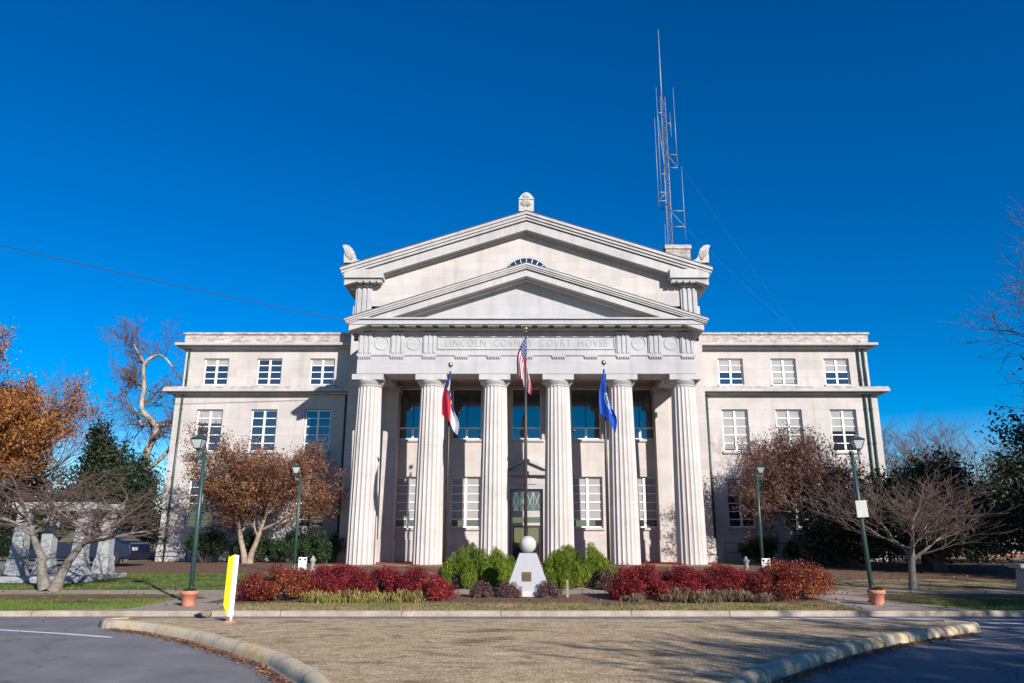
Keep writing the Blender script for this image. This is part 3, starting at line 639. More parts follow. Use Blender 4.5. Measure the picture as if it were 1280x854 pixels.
for x in (-7.7, -4.62, -1.54, 1.54, 4.62, 7.7): column(x)
# entablature of the porch
MB().box(-8.24, 8.24, 35.28, 36.72, 9.275, 10.17).build('architrave', M['portico'], CH, bevel=.01)
MB().box(-8.28, 8.28, 35.22, 36.6, 10.173, 10.28).build('taenia', M['portico'], CH, bevel=.008)
MB().box(-8.20, 8.20, 35.34, 39.3, 10.283, 11.42).build('frieze', M['portico'], CH)
MB().box(-6.9, 6.9, 36.722, PY, 9.72, 9.85).build('porch_ceiling', M['cornice'], CH)
cb = MB(); [cb.box(x-.45, x+.45, 36.723, PY-.01, 9.42, 9.718) for x in (-4.62, -1.54, 1.54, 4.62)]; cb.build('ceiling_beam', M['cornice'], CH, bevel=.01)
TG = [i*1.577 for i in range(-5, 6)]; TW = .33
for i, x in enumerate(TG):
    if abs(x) > 4.5:
        mb = MB()
        for k in (-1, 0, 1): mb.prism([(x+k*.225-.085, 35.30), (x+k*.225-.055, 35.22), (x+k*.225+.055, 35.22), (x+k*.225+.085, 35.30)], 10.31, 11.20, 'z')
        mb.box(x-.34, x+.34, 35.27, 35.345, 10.285, 11.22); mb.box(x-.35, x+.35, 35.20, 35.34, 11.22, 11.34); mb.build('triglyph', M['portico'], CH)
    mb = MB().box(x-.33, x+.33, 35.20, 35.279, 10.10, 10.168)
    for k in range(6): xx = x-.275+k*.11; mb.lathe([(.04, 0), (.028, .075)], (xx, 35.24, 10.022), 8)
    mb.build('regula', M['portico'], CH)
for x in (-7.1, -5.52, 5.52, 7.1):   # carved rings
    mb = MB(); n = 40; vs = []
    for i in range(n):
        a = 6.283*i/n
        for j in range(8): b = 6.283*j/8; rr = .33+.028*math.cos(b); vs.append((x+rr*math.cos(a), 35.335+.03*math.sin(b), 10.82+rr*math.sin(a)))
    mb.add(vs, [(i*8+j, i*8+(j+1) % 8, ((i+1) % n)*8+(j+1) % 8, ((i+1) % n)*8+j) for i in range(n) for j in range(8)], True)
    mb.build('carved_ring', M['portico'], CH)
# inscription panel
pn = MB(); pn.box(-4.36, 4.36, 35.29, 35.338, 11.12, 11.17); pn.box(-4.36, 4.36, 35.29, 35.338, 10.50, 10.55); pn.box(-4.36, -4.31, 35.29, 35.338, 10.55, 11.12); pn.box(4.31, 4.36, 35.29, 35.338, 10.55, 11.12)
pan = pn.build('inscription_panel', M['portico'], CH)
def lettering(txt, x, y, z, width, height, parent, m, depth=.012, name='lettering', flip=False):
    cu = bpy.data.curves.new(name, 'FONT'); cu.body = txt; cu.align_x = 'CENTER'; cu.extrude = depth; cu.size = 1; cu.space_character = 1.12; cu.offset = -.012; cu.resolution_u = 3
    ob = bpy.data.objects.new(name, cu); C.objects.link(ob); dg = bpy.context.evaluated_depsgraph_get()
    me = bpy.data.meshes.new_from_object(ob.evaluated_get(dg)); bpy.data.objects.remove(ob)
    vs = np.array([v.co[:] for v in me.vertices]); lo, hi = vs.min(0), vs.max(0)
    sx = width/(hi[0]-lo[0]); sz = height/(hi[1]-lo[1]); off = WL[parent]; cx = (lo[0]+hi[0])/2
    for v in me.vertices: q = v.co.copy(); v.co = (x+(q.x-cx)*sx-off.x, y-q.z-off.y, z+(q.y-lo[1])*sz-off.z)
    me.materials.clear(); me.materials.append(m); o = bpy.data.objects.new(name, me); C.objects.link(o); o.parent = parent; WL[o] = off; me.update(); return o
lettering('LINCOLN  COVNTY  COVRT  HOVSE', 0, 35.339, 10.66, 7.95, .36, pan, M['letter'])
# horizontal cornice with mutules
MB().box(-8.42, 8.42, 34.95, 39.4, 11.423, 11.50).build('bed_moulding', M['portico'], CH)
MB().box(-8.60, 8.60, 34.52, 39.35, 11.56, 11.80).build('cornice', M['portico'], CH, bevel=.012)
MB().box(-8.68, 8.68, 34.42, 39.36, 11.80, 11.88).build('cornice_fillet', M['portico'], CH, bevel=.012)
mu = MB()
for i in range(-10, 11):
    x = i*.7885*1.02; mu.box(x-.27, x+.27, 34.60, 35.2, 11.503, 11.557)
    for k in range(6):
        for q in (34.68, 34.85): mu.lathe([(.028, 0), (.034, -.035)], (x-.225+k*.09, q, 11.503), 6)
mu.build('mutules', M['portico'], CH)
# front pediment
FS = .335
fp = MB().prism([(-8.3, 11.88), (8.3, 11.88), (0, 11.88+8.3*FS-.05)], 35.35, 39.36); fp.build('front_tympanum', M['portico'], CH)
def raking(hw, ze, za, yf, yb, layers, name, m):
    mb = MB()
    for t0, t1, dy, dx in layers:
        s = (za-ze)/hw; mb.chevron(hw-dx, ze+s*dx, za, t0, t1, yf+dy, yb)
    mb.build(name, m, CH, bevel=.012)
raking(8.78, 11.84, 14.70, 34.36, 39.37, [(.03, .13, 0, 0), (.132, .22, .05, .05), (.222, .30, .10, .1), (.302, .34, .30, .1), (.342, .66, .20, .2), (.662, .72, .62, .45)], 'front_raking_cornice', M['cornice'])
MB().chevron(8.80, 11.84, 14.70, -.02, .03, 34.38, 39.38).build('front_roof', M['roof'], CH)
# main block above: tympanum, frieze corner blocks, returns, raking cornice, roof
RS = .33
RE_, RA = 16.02, 19.38
mt = MB().prism([(-9.45, 12.0), (9.45, 12.0), (9.45, 15.9), (0, 15.9+9.45*RS), (-9.45, 15.9)], 39.4, 51.9); mt.build('main_tympanum', M['wall'], CH)
raking(10.25, RE_, RA, 38.55, 52, [(.04, .20, 0, 0), (.202, .36, .08, .05), (.362, .50, .16, .12), (.502, .56, .42, .12), (.562, 1.06, .26, .2), (1.062, 1.12, .62, .9)], 'main_raking_cornice', M['cornice'])
MB().chevron(10.28, RE_, RA, -.03, .04, 38.57, 52.1).build('main_roof', M['roof'], CH)
for s in (-1, 1):
    mb = MB(); a, b = sorted((s*7.9, s*10.05)); mb.box(a, b, 38.66, 39.398, 15.42, 15.92); mb.box(a+.1*(s > 0), b-.1*(s < 0), 38.8, 39.398, 15.28, 15.418)
    a2, b2 = sorted((s*9.46, s*10.05)); mb.box(a2, b2, 39.4, 51.9, 15.42, 15.92); a3, b3 = sorted((s*9.46, s*9.8)); mb.box(a3, b3, 39.402, 51.9, 14.95, 15.418)
    mb.build('cornice_return', M['cornice'], CH, bevel=.015)
    xc = s*9.02; mb = MB().box(xc-.45, xc+.45, 39.30, 39.399, 13.2, 15.05); mb.box(xc-.48, xc+.48, 39.2, 39.399, 15.05, 15.2)
    for k in (-1, 0, 1): mb.prism([(xc+k*.27-.10, 39.30), (xc+k*.27-.065, 39.22), (xc+k*.27+.065, 39.22), (xc+k*.27+.10, 39.30)], 13.3, 15.0, 'z')
    mb.build('triglyph', M['portico'], CH)
    mm = MB()
    for k in range(5): mm.box(s*8.1+s*k*.36-.13, s*8.1+s*k*.36+.13, 38.82, 39.2, 15.205, 15.278)
    mm.build('mutules', M['cornice'], CH)
# lunette window
n = 24; lun = MB()
for r_, d_ in ((1.45, 0),):
    vs = []
    for i in range(n+1):
        a = math.pi*i/n
        for rr in (1.36, 1.54): vs += [(rr*math.cos(a), 39.30, 15.44+rr*math.sin(a)), (rr*math.cos(a), 39.42, 15.44+rr*math.sin(a))]
    lun.add(vs, [f for i in range(n) for f in ((4*i, 4*i+2, 4*i+6, 4*i+4), (4*i, 4*i+4, 4*i+5, 4*i+1), (4*i+2, 4*i+3, 4*i+7, 4*i+6))])
lo_ = lun.build('lunette', M['cornice'], CH)
MB().prism([(1.36*math.cos(math.pi*i/n), 15.44+1.36*math.sin(math.pi*i/n)) for i in range(n+1)], 39.36, 39.39).build('pane', M['glass2'], lo_)
lb = MB()
for i in range(1, 12):
    a = math.pi*i/12; lb.tube([(.5*math.cos(a), 39.33, 15.44+.5*math.sin(a)), (1.36*math.cos(a), 39.33, 15.44+1.36*math.sin(a))], .022, 5)
lb.tube([(.8*math.cos(math.pi*i/20), 39.33, 15.44+.8*math.sin(math.pi*i/20)) for i in range(21)], .022, 5); lb.build('glazing_bars', M['white'], lo_)
# acroteria
ac = MB(); op = [(-.42, 0), (-.42, .72), (-.40, .80), (-.30, .98), (-.14, 1.12), (0, 1.17), (.14, 1.12), (.30, .98), (.40, .80), (.42, .72), (.42, 0)]
ac.prism([(p[0], 19.36+p[1]) for p in op], 38.62, 39.1)
for i in range(9):
    a = R(20+i*17.5); ac.tube([(.08*math.cos(a), 38.60, 19.62+.08*math.sin(a)), (.26*math.cos(a), 38.59, 19.66+.34*math.sin(a)), (.36*math.cos(a), 38.62, 19.7+.42*math.sin(a))], [.02, .035, .03], 6)
for i in range(7):
    a = R(30+i*20); ac.tube([(.05*math.cos(a), 38.60, 20.12+.05*math.sin(a)), (.24*math.cos(a), 38.60, 20.12+.30*math.sin(a))], [.02, .03], 6)
ac.box(-.44, .44, 38.57, 39.12, 20.08, 20.14); ac.build('acroterion', M['carved'], CH)
for s in (-1, 1):
    op = [(-.55, 0), (-.58, .30), (-.56, .60), (-.62, .85), (-.70, 1.02), (-.50, 1.06), (-.28, .98), (-.10, .80), (.02, .55), (.08, .32), (.22, .16), (.36, .14), (.44, .0)]
    ac = MB().prism([(s*(9.55-p[0]*.95) if True else 0, 16.28+p[1]) for p in op], 38.6, 39.0)
    for i in range(7):
        t = i/6; ac.tube([(s*(9.70-.05*t), 38.58, 16.42), (s*(9.98-.42*t), 38.57, 16.75+.1*t), (s*(10.10-.62*t), 38.6, 17.1-.25*t*t)], [.02, .035, .03], 6)
    ac.build('acroterion', M['carved'], CH)
chm = MB().box(8.55, 10.05, 42.7, 43.9, 15.2, 18.72); chm.box(8.48, 10.12, 42.62, 43.98, 18.72, 18.98); chm.build('chimney', M['weather'], CH, bevel=.02)
# hand rails
def railing(pts, label, z=.38):
    mb = MB(); b = pts[0]
    for i in range(len(pts)-1):
        for h in (.95, .5): mb.tube([(pts[i][0], pts[i][1], z+h), (pts[i+1][0], pts[i+1][1], z+h)], .022, 6)
    for i in range(len(pts)-1):
        L = math.dist(pts[i], pts[i+1]); k = max(1, int(L/1.5))
        for j in range(k+(i == len(pts)-2)):
            t = j/k; x = pts[i][0]*(1-t)+pts[i+1][0]*t; y = pts[i][1]*(1-t)+pts[i+1][1]*t; mb.tube([(x, y, z-.1), (x, y, z+.95)], .025, 6)
    o = mb.build('railing', M['lampgreen'] if False else M['darkmetal']); local(o, (b[0], b[1], z-.05)); tag(o, label, 'railing')
railing([(-20.6, 39.6), (-17.4, 39.6)], 'dark metal handrail at the outer corner of the left wing')
railing([(10.1, 39.2), (14.6, 39.2)], 'dark metal handrail along the base of the right wing')

# ------------------------------------------------------------------ ROOF TOWER
TX, TY = 9.15, 44.2
tw = thing('radio_mast', 'tall slender lattice radio mast with whip antennas behind the roof', 'radio mast', (TX, TY, 16.2))
LZ0, LZ1 = 16.2, 30.2; legs = [(TX+.17*math.cos(a), TY+.17*math.sin(a)) for a in (R(-30), R(90), R(210))]
mb = MB()
for x, y in legs: mb.tube([(x, y, LZ0), (x, y, LZ1)], .020, 6)
z = LZ0; k = 0
while z < LZ1-.3:
    for i in range(3):
        a, b = legs[i], legs[(i+1) % 3]; mb.tube([(*a, z), (*b, z)], .008, 4)
        mb.tube([(*(a if k % 2 else b), z), (*(b if k % 2 else a), z+.45)], .008, 4)
    z += .45; k += 1
mb.build('lattice', M['galv'], tw)
MB().tube([(TX-.06, TY, 29.6), (TX-.06, TY, 32), (TX-.05, TY, 35.5)], [.04, .035, .02], 8).build('top_whip', M['galv'], tw)
def ant(x, z0, z1, arms, r=.022):
    mb = MB().tube([(x, TY-.1, z0), (x, TY-.1, z1)], [r, r*.6], 6)
    for z in arms: mb.tube([(x, TY-.1, z), (TX+.15*(1 if x > TX else -1), TY-.1, z)], .028, 5)
    if len(arms) > 1: mb.tube([(x, TY-.1, arms[1]), (TX+.1*(1 if x > TX else -1), TY-.1, arms[0])], .018, 5)
    mb.build('side_antenna', M['galv'], tw)
ant(TX+.72, 24.9, 30.9, (25.9, 24.95)); ant(TX+.98, 19.9, 25.0, (21.9, 20.8)); ant(TX-.42, 23.0, 30.9, (24.5, 29)); ant(TX-.62, 22.2, 28.6, (23.2, 22.6)); ant(TX-.3, 17.5, 21.0, (18.2,)); ant(TX+.42, 27.2, 29.0, (28.2,))
MB().tube([(TX-.45, TY-.1, 22.0), (TX-.05, TY-.1, 22.4)], .05, 6).build('bracket', M['darkmetal'], tw)
gw = MB()
def cat_(a, b, sag, n=14):
    return [(a[0]+(b[0]-a[0])*t, a[1]+(b[1]-a[1])*t, a[2]+(b[2]-a[2])*t-sag*4*t*(1-t)) for t in [i/n for i in range(n+1)]]
for a, b in (((TX, TY, 27), (20.5, 50, 12.9)), ((TX, TY, 22), (20.2, 48, 12.9))): gw.tube(cat_(a, b, .3), .003, 4)
gw.build('guy_wire', M['guy'], tw)
ow = MB().tube(cat_((-34, 27.2, 16.1), (-8.3, 35.6, 11.9), .25, 20), .018, 5).build('overhead_wire', M['wire'])
local(ow, (-34, 27.2, 16.1)); tag(ow, 'thin black overhead cable running in from the left to the portico corner', 'cable')

# ------------------------------------------------------------------ FLAGPOLES AND FLAGS
def flagpole(x, y, ztop, label, r=.06):
    z0 = gh(x, y); t = thing('flagpole', label, 'flagpole', (x, y, z0), 'flagpoles before the portico')
    MB().tube([(x, y, z0), (x, y, (z0+ztop)/2), (x, y, ztop-.28)], [r*1.1, r, r*.6], 12).build('pole', M['darkmetal'], t)
    MB().lathe([(.10, 0), (.14, .05), (.12, .12), (.07, .16)], (x, y, z0), 16).build('collar', M['darkmetal'], t)
    b = MB().lathe([(.02, -.14), (.045, -.12), (.03, -.105)], (x, y, ztop), 12)
    b.lathe([(.1*math.sin(math.pi*i/10)+.001, -.1*math.cos(math.pi*i/10)) for i in range(11)], (x, y, ztop), 16); b.build('ball', M['gold'], t)
flagpole(-3.12, 29.8, 8.46, 'dark flagpole with gold ball carrying the red, white and blue state flag')
flagpole(-.03, 30.4, 10.17, 'tallest dark flagpole with gold ball behind the monument, carrying the striped flag', .065)
flagpole(3.17, 29.8, 8.55, 'dark flagpole with gold ball carrying the plain blue flag')
def flag(name, label, fn, colf, nu=110, nv=80):
    U, Vv = np.meshgrid(np.linspace(0, 1, nu), np.linspace(0, 1, nv), indexing='ij'); P = fn(U, Vv)
    col = np.ones((nu, nv, 4)); col[..., :3] = colf(U, Vv)
    F = [(i*nv+j, (i+1)*nv+j, (i+1)*nv+j+1, i*nv+j+1) for i in range(nu-1) for j in range(nv-1)]
    m, nt, b = mat(name+'_cloth'); a = nd(nt, 'ShaderNodeVertexColor'); a.layer_name = 'cloth'
    nt.links.new(a.outputs[0], b.inputs['Base Color']); b.inputs['Roughness'].default_value = .7
    tr = nd(nt, 'ShaderNodeBsdfTranslucent'); nt.links.new(a.outputs[0], tr.inputs[0]); mx = nd(nt, 'ShaderNodeMixShader'); mx.inputs[0].default_value = .25
    nt.links.new(b.outputs[0], mx.inputs[1]); nt.links.new(tr.outputs[0], mx.inputs[2]); nt.links.new(mx.outputs[0], nt.nodes['Material Output'].inputs[0])
    base = P[0, -1]; o = npmesh(name, P.reshape(-1, 3)-base, F, m); o.location = base
    ca = o.data.color_attributes.new('cloth', 'FLOAT_COLOR', 'POINT'); ca.data.foreach_set('color', col.reshape(-1, 4).astype(np.float32).ravel())
    o.data.polygons.foreach_set('use_smooth', [True]*len(o.data.polygons)); so = o.modifiers.new('s', 'SOLIDIFY'); so.thickness = .004
    tag(o, label, 'flag', 'flags before the portico')
def drape(px, py, zt, hoist, fly, wl, wr, ph=0, fall=.86):
    def fn(u, v):
        z = zt-(1-v)*hoist*(1-.25*u)-u*fly*fall*(1-.12*(1-v))
        # folded cloth: the fly edge gathers into pleats below the pole
        s = (v-.5)*2
        x = px+.03+(wr*(1-v)-wl*v)*np.sin(np.pi*.5*np.minimum(1, u*1.35))*(1-.25*u)+.045*np.sin(7.5*v+ph+2*u)*u
        y = py-.05-.11*np.sin(5.2*v*1.6+ph+u*1.5)*np.minimum(1, u*2)-.05*u
        return np.stack([x, y, z], -1)
    return fn
RED = np.array([.55, .012, .035]); WHT = np.array([.78, .78, .80]); BLU = np.array([.012, .03, .16])
def us(u, v):
    st = (np.floor(v*13).astype(int) % 2 == 0); c = np.where(st[..., None], RED, WHT)
    can = (u < .34) & (v > 7/13); c = np.where(can[..., None], BLU, c)
    a = u/.4*11; b = (v-6/13)/(7/13)*9; ia, ib = np.round(a), np.round(b)
    star = can & (np.hypot(a-ia, (b-ib)) < .27) & ((ia+ib) % 2 == 0) & (ia > 0) & (ia < 11.5) & (ib > 0) & (ib < 9)
    return np.where(star[..., None], WHT, c)
def nc(u, v):
    c = np.where((v > .5)[..., None], RED*1.1, WHT); can = u < .36; c = np.where(can[..., None], np.array([.02, .03, .20]), c)
    rib = can & (np.abs(v-.82+.08*np.cos((u-.18)*14)) < .05) & (u > .06) & (u < .30); rib2 = can & (np.abs(v-.2-.08*np.cos((u-.18)*14)) < .05) & (u > .06) & (u < .30)
    c = np.where((rib | rib2)[..., None], np.array([.8, .55, .05]), c)
    st = can & (np.hypot((u-.18)*1.5, v-.5) < .07); return np.where(st[..., None], WHT, c)
def blue(u, v):
    c = np.zeros(u.shape+(3,))+np.array([.005, .085, .50]); d = np.hypot((u-.5)*1.5, v-.5)
    ring = (np.abs(d-.26) < .018) | ((d < .2) & ((np.sin(u*55+2*np.sin(v*30)) * np.sin(v*47+2*np.cos(u*28))) > .25)) | ((np.abs(v-.5) < .012) & (d < .2))
    return np.where(ring[..., None], WHT, c)
flag('flag', 'striped red and white flag with starred blue canton hanging limp on the middle pole', drape(-.03, 30.4, 9.85, 1.55, 1.9, .50, .22, .3), us)
def mirr(fn, px):
    def g(u, v): P = fn(u, v); P[..., 0] = 2*px-P[..., 0]; return P
    return g
flag('flag', 'red, white and dark blue state flag with yellow ribbon hanging limp on the left pole', drape(-3.12, 29.8, 8.15, 1.45, 2.0, .38, .46, 1.4), nc)
flag('flag', 'bright blue flag with white emblem hanging limp on the right pole', drape(3.17, 29.8, 8.3, 1.40, 2.1, .26, .55, 2.2), blue)

# ------------------------------------------------------------------ MONUMENT
mo = thing('monument', 'pale stone pyramid monument topped by a grey ball, bronze plaque on its face', 'monument', (0, 20.7, .16))
def frus(mb, x, y, a0, b0, a1, b1, z0, z1):
    vs = [(x+sx*a0, y+sy*b0, z0) for sx, sy in ((-1, -1), (1, -1), (1, 1), (-1, 1))]+[(x+sx*a1, y+sy*b1, z1) for sx, sy in ((-1, -1), (1, -1), (1, 1), (-1, 1))]
    return mb.add(vs, [(0, 3, 2, 1), (4, 5, 6, 7), (0, 1, 5, 4), (1, 2, 6, 5), (2, 3, 7, 6), (3, 0, 4, 7)])
frus(MB(), .04, 20.7, .62, .62, .23, .23, .14, 1.20).build('pedestal', M['granite'], mo, bevel=.015)
frus(MB(), .04, 20.2, .33, .16, .30, .13, .13, .27).build('foot_stone', M['concrete'], mo, bevel=.01)
MB().lathe([(.225*math.sin(math.pi*i/20)+.0005, -.225*math.cos(math.pi*i/20)) for i in range(21)], (.04, 20.7, 1.42), 32).build('ball', M['concrete'], mo)
pq = MB(); pq.add([(-.12, 20.205, .50), (.13, 20.205, .50), (.13, 20.285, .73), (-.12, 20.285, .73), (-.12, 20.245, .49), (.13, 20.245, .49), (.13, 20.32, .72), (-.12, 20.32, .72)], [(0, 1, 2, 3), (4, 7, 6, 5), (0, 4, 5, 1), (1, 5, 6, 2), (2, 6, 7, 3), (3, 7, 4, 0)])
pq_ = pq.build('plaque', M['bronze'], mo)
rl = MB(); [rl.add([(-.085, 20.197+k*.0137, .54+k*.04), (.095, 20.197+k*.0137, .54+k*.04), (.095, 20.203+k*.0137, .558+k*.04), (-.085, 20.203+k*.0137, .558+k*.04)], [(0, 1, 2, 3)]) for k in range(4)]
rl.build('relief_lines', M['gold'], pq_)

# ------------------------------------------------------------------ STREET LAMPS
def lamp(side):
    t = thing('street_lamp', '', 'street lamp', (0, 0, 0), 'green lantern street lamps'); x = side*.17
    MB().tube([(0, 0, 0), (0, 0, 1.8), (0, 0, 3.50)], [.058, .050, .044], 14).build('pole', M['lampgreen'], t)
    b = MB().lathe([(.12, 0), (.12, .05), (.095, .09), (.08, .30), (.066, .34), (.058, .38)], (0, 0, 0), 16); b.build('base', M['lampgreen'], t)
    MB().lathe([(.050, 3.48), (.058, 3.51), (.058, 3.55), (.025, 3.58)], (0, 0, 0), 12).build('pole_cap', M['lampgreen'], t)
    a = MB().box(min(0, x), max(0, x), -.025, .025, 3.36, 3.43); a.tube([(x, 0, 3.24), (x, 0, 3.60)], .024, 10); a.build('arm', M['lampgreen'], t)
    l = MB()
    for (r0, r1, z0, z1) in ((.085, .095, 3.60, 3.63), (.175, .185, 3.825, 3.845)): frus(l, x, 0, r0*.8, r0*.8, r1*.8, r1*.8, z0, z1)
    frus(l, x, 0, .165, .165, .04, .04, 3.845, 3.93); frus(l, x, 0, .04, .04, .04, .04, 3.93, 3.965); l.lathe([(.042, 3.965), (.03, 3.985), (.008, 4.0)], (x, 0, 0), 10)
    for sx, sy in ((-1, -1), (1, -1), (1, 1), (-1, 1)): l.tube([(x+sx*.074, sy*.074, 3.63), (x+sx*.142, sy*.142, 3.825)], .009, 5)
    lo = l.build('lantern', M['lampgreen'], t)
    frus(MB(), x, 0, .066, .066, .134, .134, 3.63, 3.825).build('glass', M['frost'], lo)
    return t
LL = lamp(-1); LL.location = (-7.86, 18.35, gh(0, 18.35)); LL['label'] = 'near green lamp post on the left, standing behind a terracotta pot'; LL.rotation_euler.y = R(-.6)
LR = lamp(1); LR.location = (8.2, 18.55, gh(0, 18.55)); LR['label'] = 'near green lamp post on the right with a white sign strapped to its pole'; LR.rotation_euler.y = R(-2.2)
dup(LL, (-8.36, 28, gh(0, 28)), 'far green lamp post in front of the left wing hedge', rot=R(20))
dup(LL, (8.52, 28, gh(0, 28)), 'far green lamp post before the right wing, shaded by the brown tree', rot=R(160))
sg = MB().box(-.13, .13, -.012, .012, -.20, .20); sg.tube([(0, .02, .2), (0, -.02, .2)], .014, 8); sg.tube([(0, .02, -.2), (0, -.02, -.2)], .014, 8)
sg = sg.build('sign_plate', M['signback'], bevel=.01); sg.location = (8.12, 18.45, 2.27); sg.rotation_euler = (0, R(-2.2), R(-8)); tag(sg, 'blank white rectangular sign plate strapped to the right lamp post', 'sign')
# pots
def pot(x, y, label, seed):
    z = gh(x, y)+.012; t = thing('plant_pot', label, 'plant pot', (x, y, z), 'terracotta pots beside the lamp posts')
    MB().lathe([(.128, 0), (.142, .04), (.172, .235), (.194, .24), (.199, .325), (.18, .33), (.172, .285)], (x, y, z), 28).build('pot', M['terra'], t)
    MB().lathe([(.172, .28), (.05, .295), (.001, .30)], (x, y, z), 16, cap=False).build('soil', M['mulch'], t)
    rs = np.random.RandomState(seed); d = rs.normal(size=(420, 3)); d /= np.linalg.norm(d, axis=1)[:, None]; d[:, 2] = np.abs(d[:, 2]); P = d*np.array([.14, .14, .085])+np.array([x, y, z+.295])
    V, F = leaf_quads(P, .055, rs); npmesh('plant', V, F, M['holly'], t)
pot(-7.62, 17.72, 'terracotta pot with low green plant in front of the left lamp', 1)
pot(8.03, 17.98, 'terracotta pot with low green plant in front of the right lamp', 2)
# small signs and stone bollards near the hedges
def yard_sign(x, y, label):
    z = gh(x, y); t = thing('yard_sign', label, 'sign', (x, y, z))
    MB().box(x-.15, x+.15, y-.012, y+.012, z+.18, z+.62).build('panel', M['signwhite'], t, bevel=.01)
    mk = MB(); [mk.tube([(x+s*.09, y-.013, z+.55), (x+s*.09, y-.02, z+.55)], .04, 14) for s in (-1, 1)]; mk.build('dots', M['black'], t)
    mb = MB(); [mb.tube([(x+s*.12, y+.02, z-.05), (x+s*.12, y+.02, z+.64)], .014, 6) for s in (-1, 1)]; mb.build('stake', M['galv'], t)
yard_sign(-8.05, 27.9, 'small white sign with two black dots beside the left hedge')
yard_sign(8.4, 27.2, 'small shaded white sign with two black dots below the right lamp')
def bollard(x, y, label):
    z = gh(x, y); o = MB().lathe([(.12, 0), (.12, .06), (.085, .1), (.07, .46), (.10, .50), (.115, .55), (.08, .60), (.05, .64), (.03, .69), (.001, .7)], (x, y, z), 18).build('bollard', M['postgrey'])
    local(o, (x, y, z)); tag(o, label, 'bollard')
bollard(-7.6, 27.6, 'pale stone post beside the left hedge near the portico'); bollard(7.65, 27.0, 'pale stone post right of the last column')
# island delineator: a folded yellow and white upright sign
dl = thing('traffic_sign', 'tall narrow folded sign, half yellow and half white, standing on the island tip', 'traffic sign', (-5.36, 14.30, .125))
dl_x, dl_y = -5.36, 14.30
dd_ = MB(); dd_.add([(dl_x-.02, dl_y-.05, .34), (dl_x-.115, dl_y+.16, .62), (dl_x-.10, dl_y+.16, 1.30), (dl_x-.0, dl_y-.05, 1.32)], [(0, 1, 2, 3)])
y_ = MB(); y_.prism([(0, 0)]*3, 0, 0) if False else None
def slab(pts, th=.006):
    a, b, c, d = [Vector(p) for p in pts]; n_ = (b-a).cross(d-a).normalized()*th; mb = MB(); vs = [p-n_ for p in (a, b, c, d)]+[p+n_ for p in (a, b, c, d)]
    return mb.add(vs, [(0, 1, 2, 3), (7, 6, 5, 4), (0, 4, 5, 1), (1, 5, 6, 2), (2, 6, 7, 3), (3, 7, 4, 0)])
slab([(dl_x-.135, dl_y-.03, .42), (dl_x-.03, dl_y-.06, .22), (dl_x-.022, dl_y-.06, 1.29), (dl_x-.125, dl_y-.03, 1.25)]).build('yellow_panel', M['yellow'], dl)
slab([(dl_x-.022, dl_y-.062, .22), (dl_x+.035, dl_y+.02, .24), (dl_x+.043, dl_y+.02, 1.28), (dl_x-.014, dl_y-.062, 1.295)]).build('white_panel', M['signwhite'], dl)
MB().tube([(dl_x+.01, dl_y-.0, .12), (dl_x+.01, dl_y-.0, .5)], .028, 10).build('post', M['signwhite'], dl)
MB().box(dl_x-.07, dl_x+.09, dl_y-.07, dl_y+.07, .125, .15).build('base', M['terra'], dl)

# ------------------------------------------------------------------ LEFT MEMORIAL, PEDESTAL, CAR, BACKGROUND
MX, MY, mz = -15.6, 25.6, gh(0, 25.6)
me_ = thing('memorial', 'grey granite memorial of four tapered pillars carrying beams, behind the bare tree', 'memorial', (MX, MY, mz))
MB().box(MX-1.6, MX+1.5, MY-.9, MY+1.9, mz-.05, mz+.17).build('plinth', M['memorial'], me_, bevel=.02)
for x, y in ((-1.0, -.3), (1.0, -.3), (-1.0, 1.2), (1.0, 1.2)):
    mb = MB(); frus(mb, MX+x, MY+y, .30, .26, .23, .20, mz+.17, mz+.70); frus(mb, MX+x, MY+y, .20, .20, .16, .16, mz+.70, mz+2.17); mb.box(MX+x-.20, MX+x+.20, MY+y-.20, MY+y+.20, mz+2.17, mz+2.27); mb.build('pillar', M['memorial'], me_, bevel=.015)
for y in (-.3, 1.2): MB().box(MX-1.4, MX+1.4, MY+y-.16, MY+y+.16, mz+2.272, mz+2.50).build('beam', M['memorial'], me_, bevel=.015)
for x in (-1.0, 1.0): MB().box(MX+x-.15, MX+x+.15, MY-.13, MY+1.03, mz+2.274, mz+2.48).build('beam', M['memorial'], me_, bevel=.015)
px, py = 14.1, 21.9; pz = gh(px, py); pd = thing('stone_pedestal', 'dark grey stone pedestal table standing on the shaded lawn at the right', 'pedestal', (px, py, pz))
frus(MB(), px, py, .24, .24, .20, .20, pz, pz+.62).build('shaft', M['memorial'], pd, bevel=.015); MB().box(px-.36, px+.36, py-.3, py+.3, pz+.62, pz+.74).build('top', M['memorial'], pd, bevel=.02)
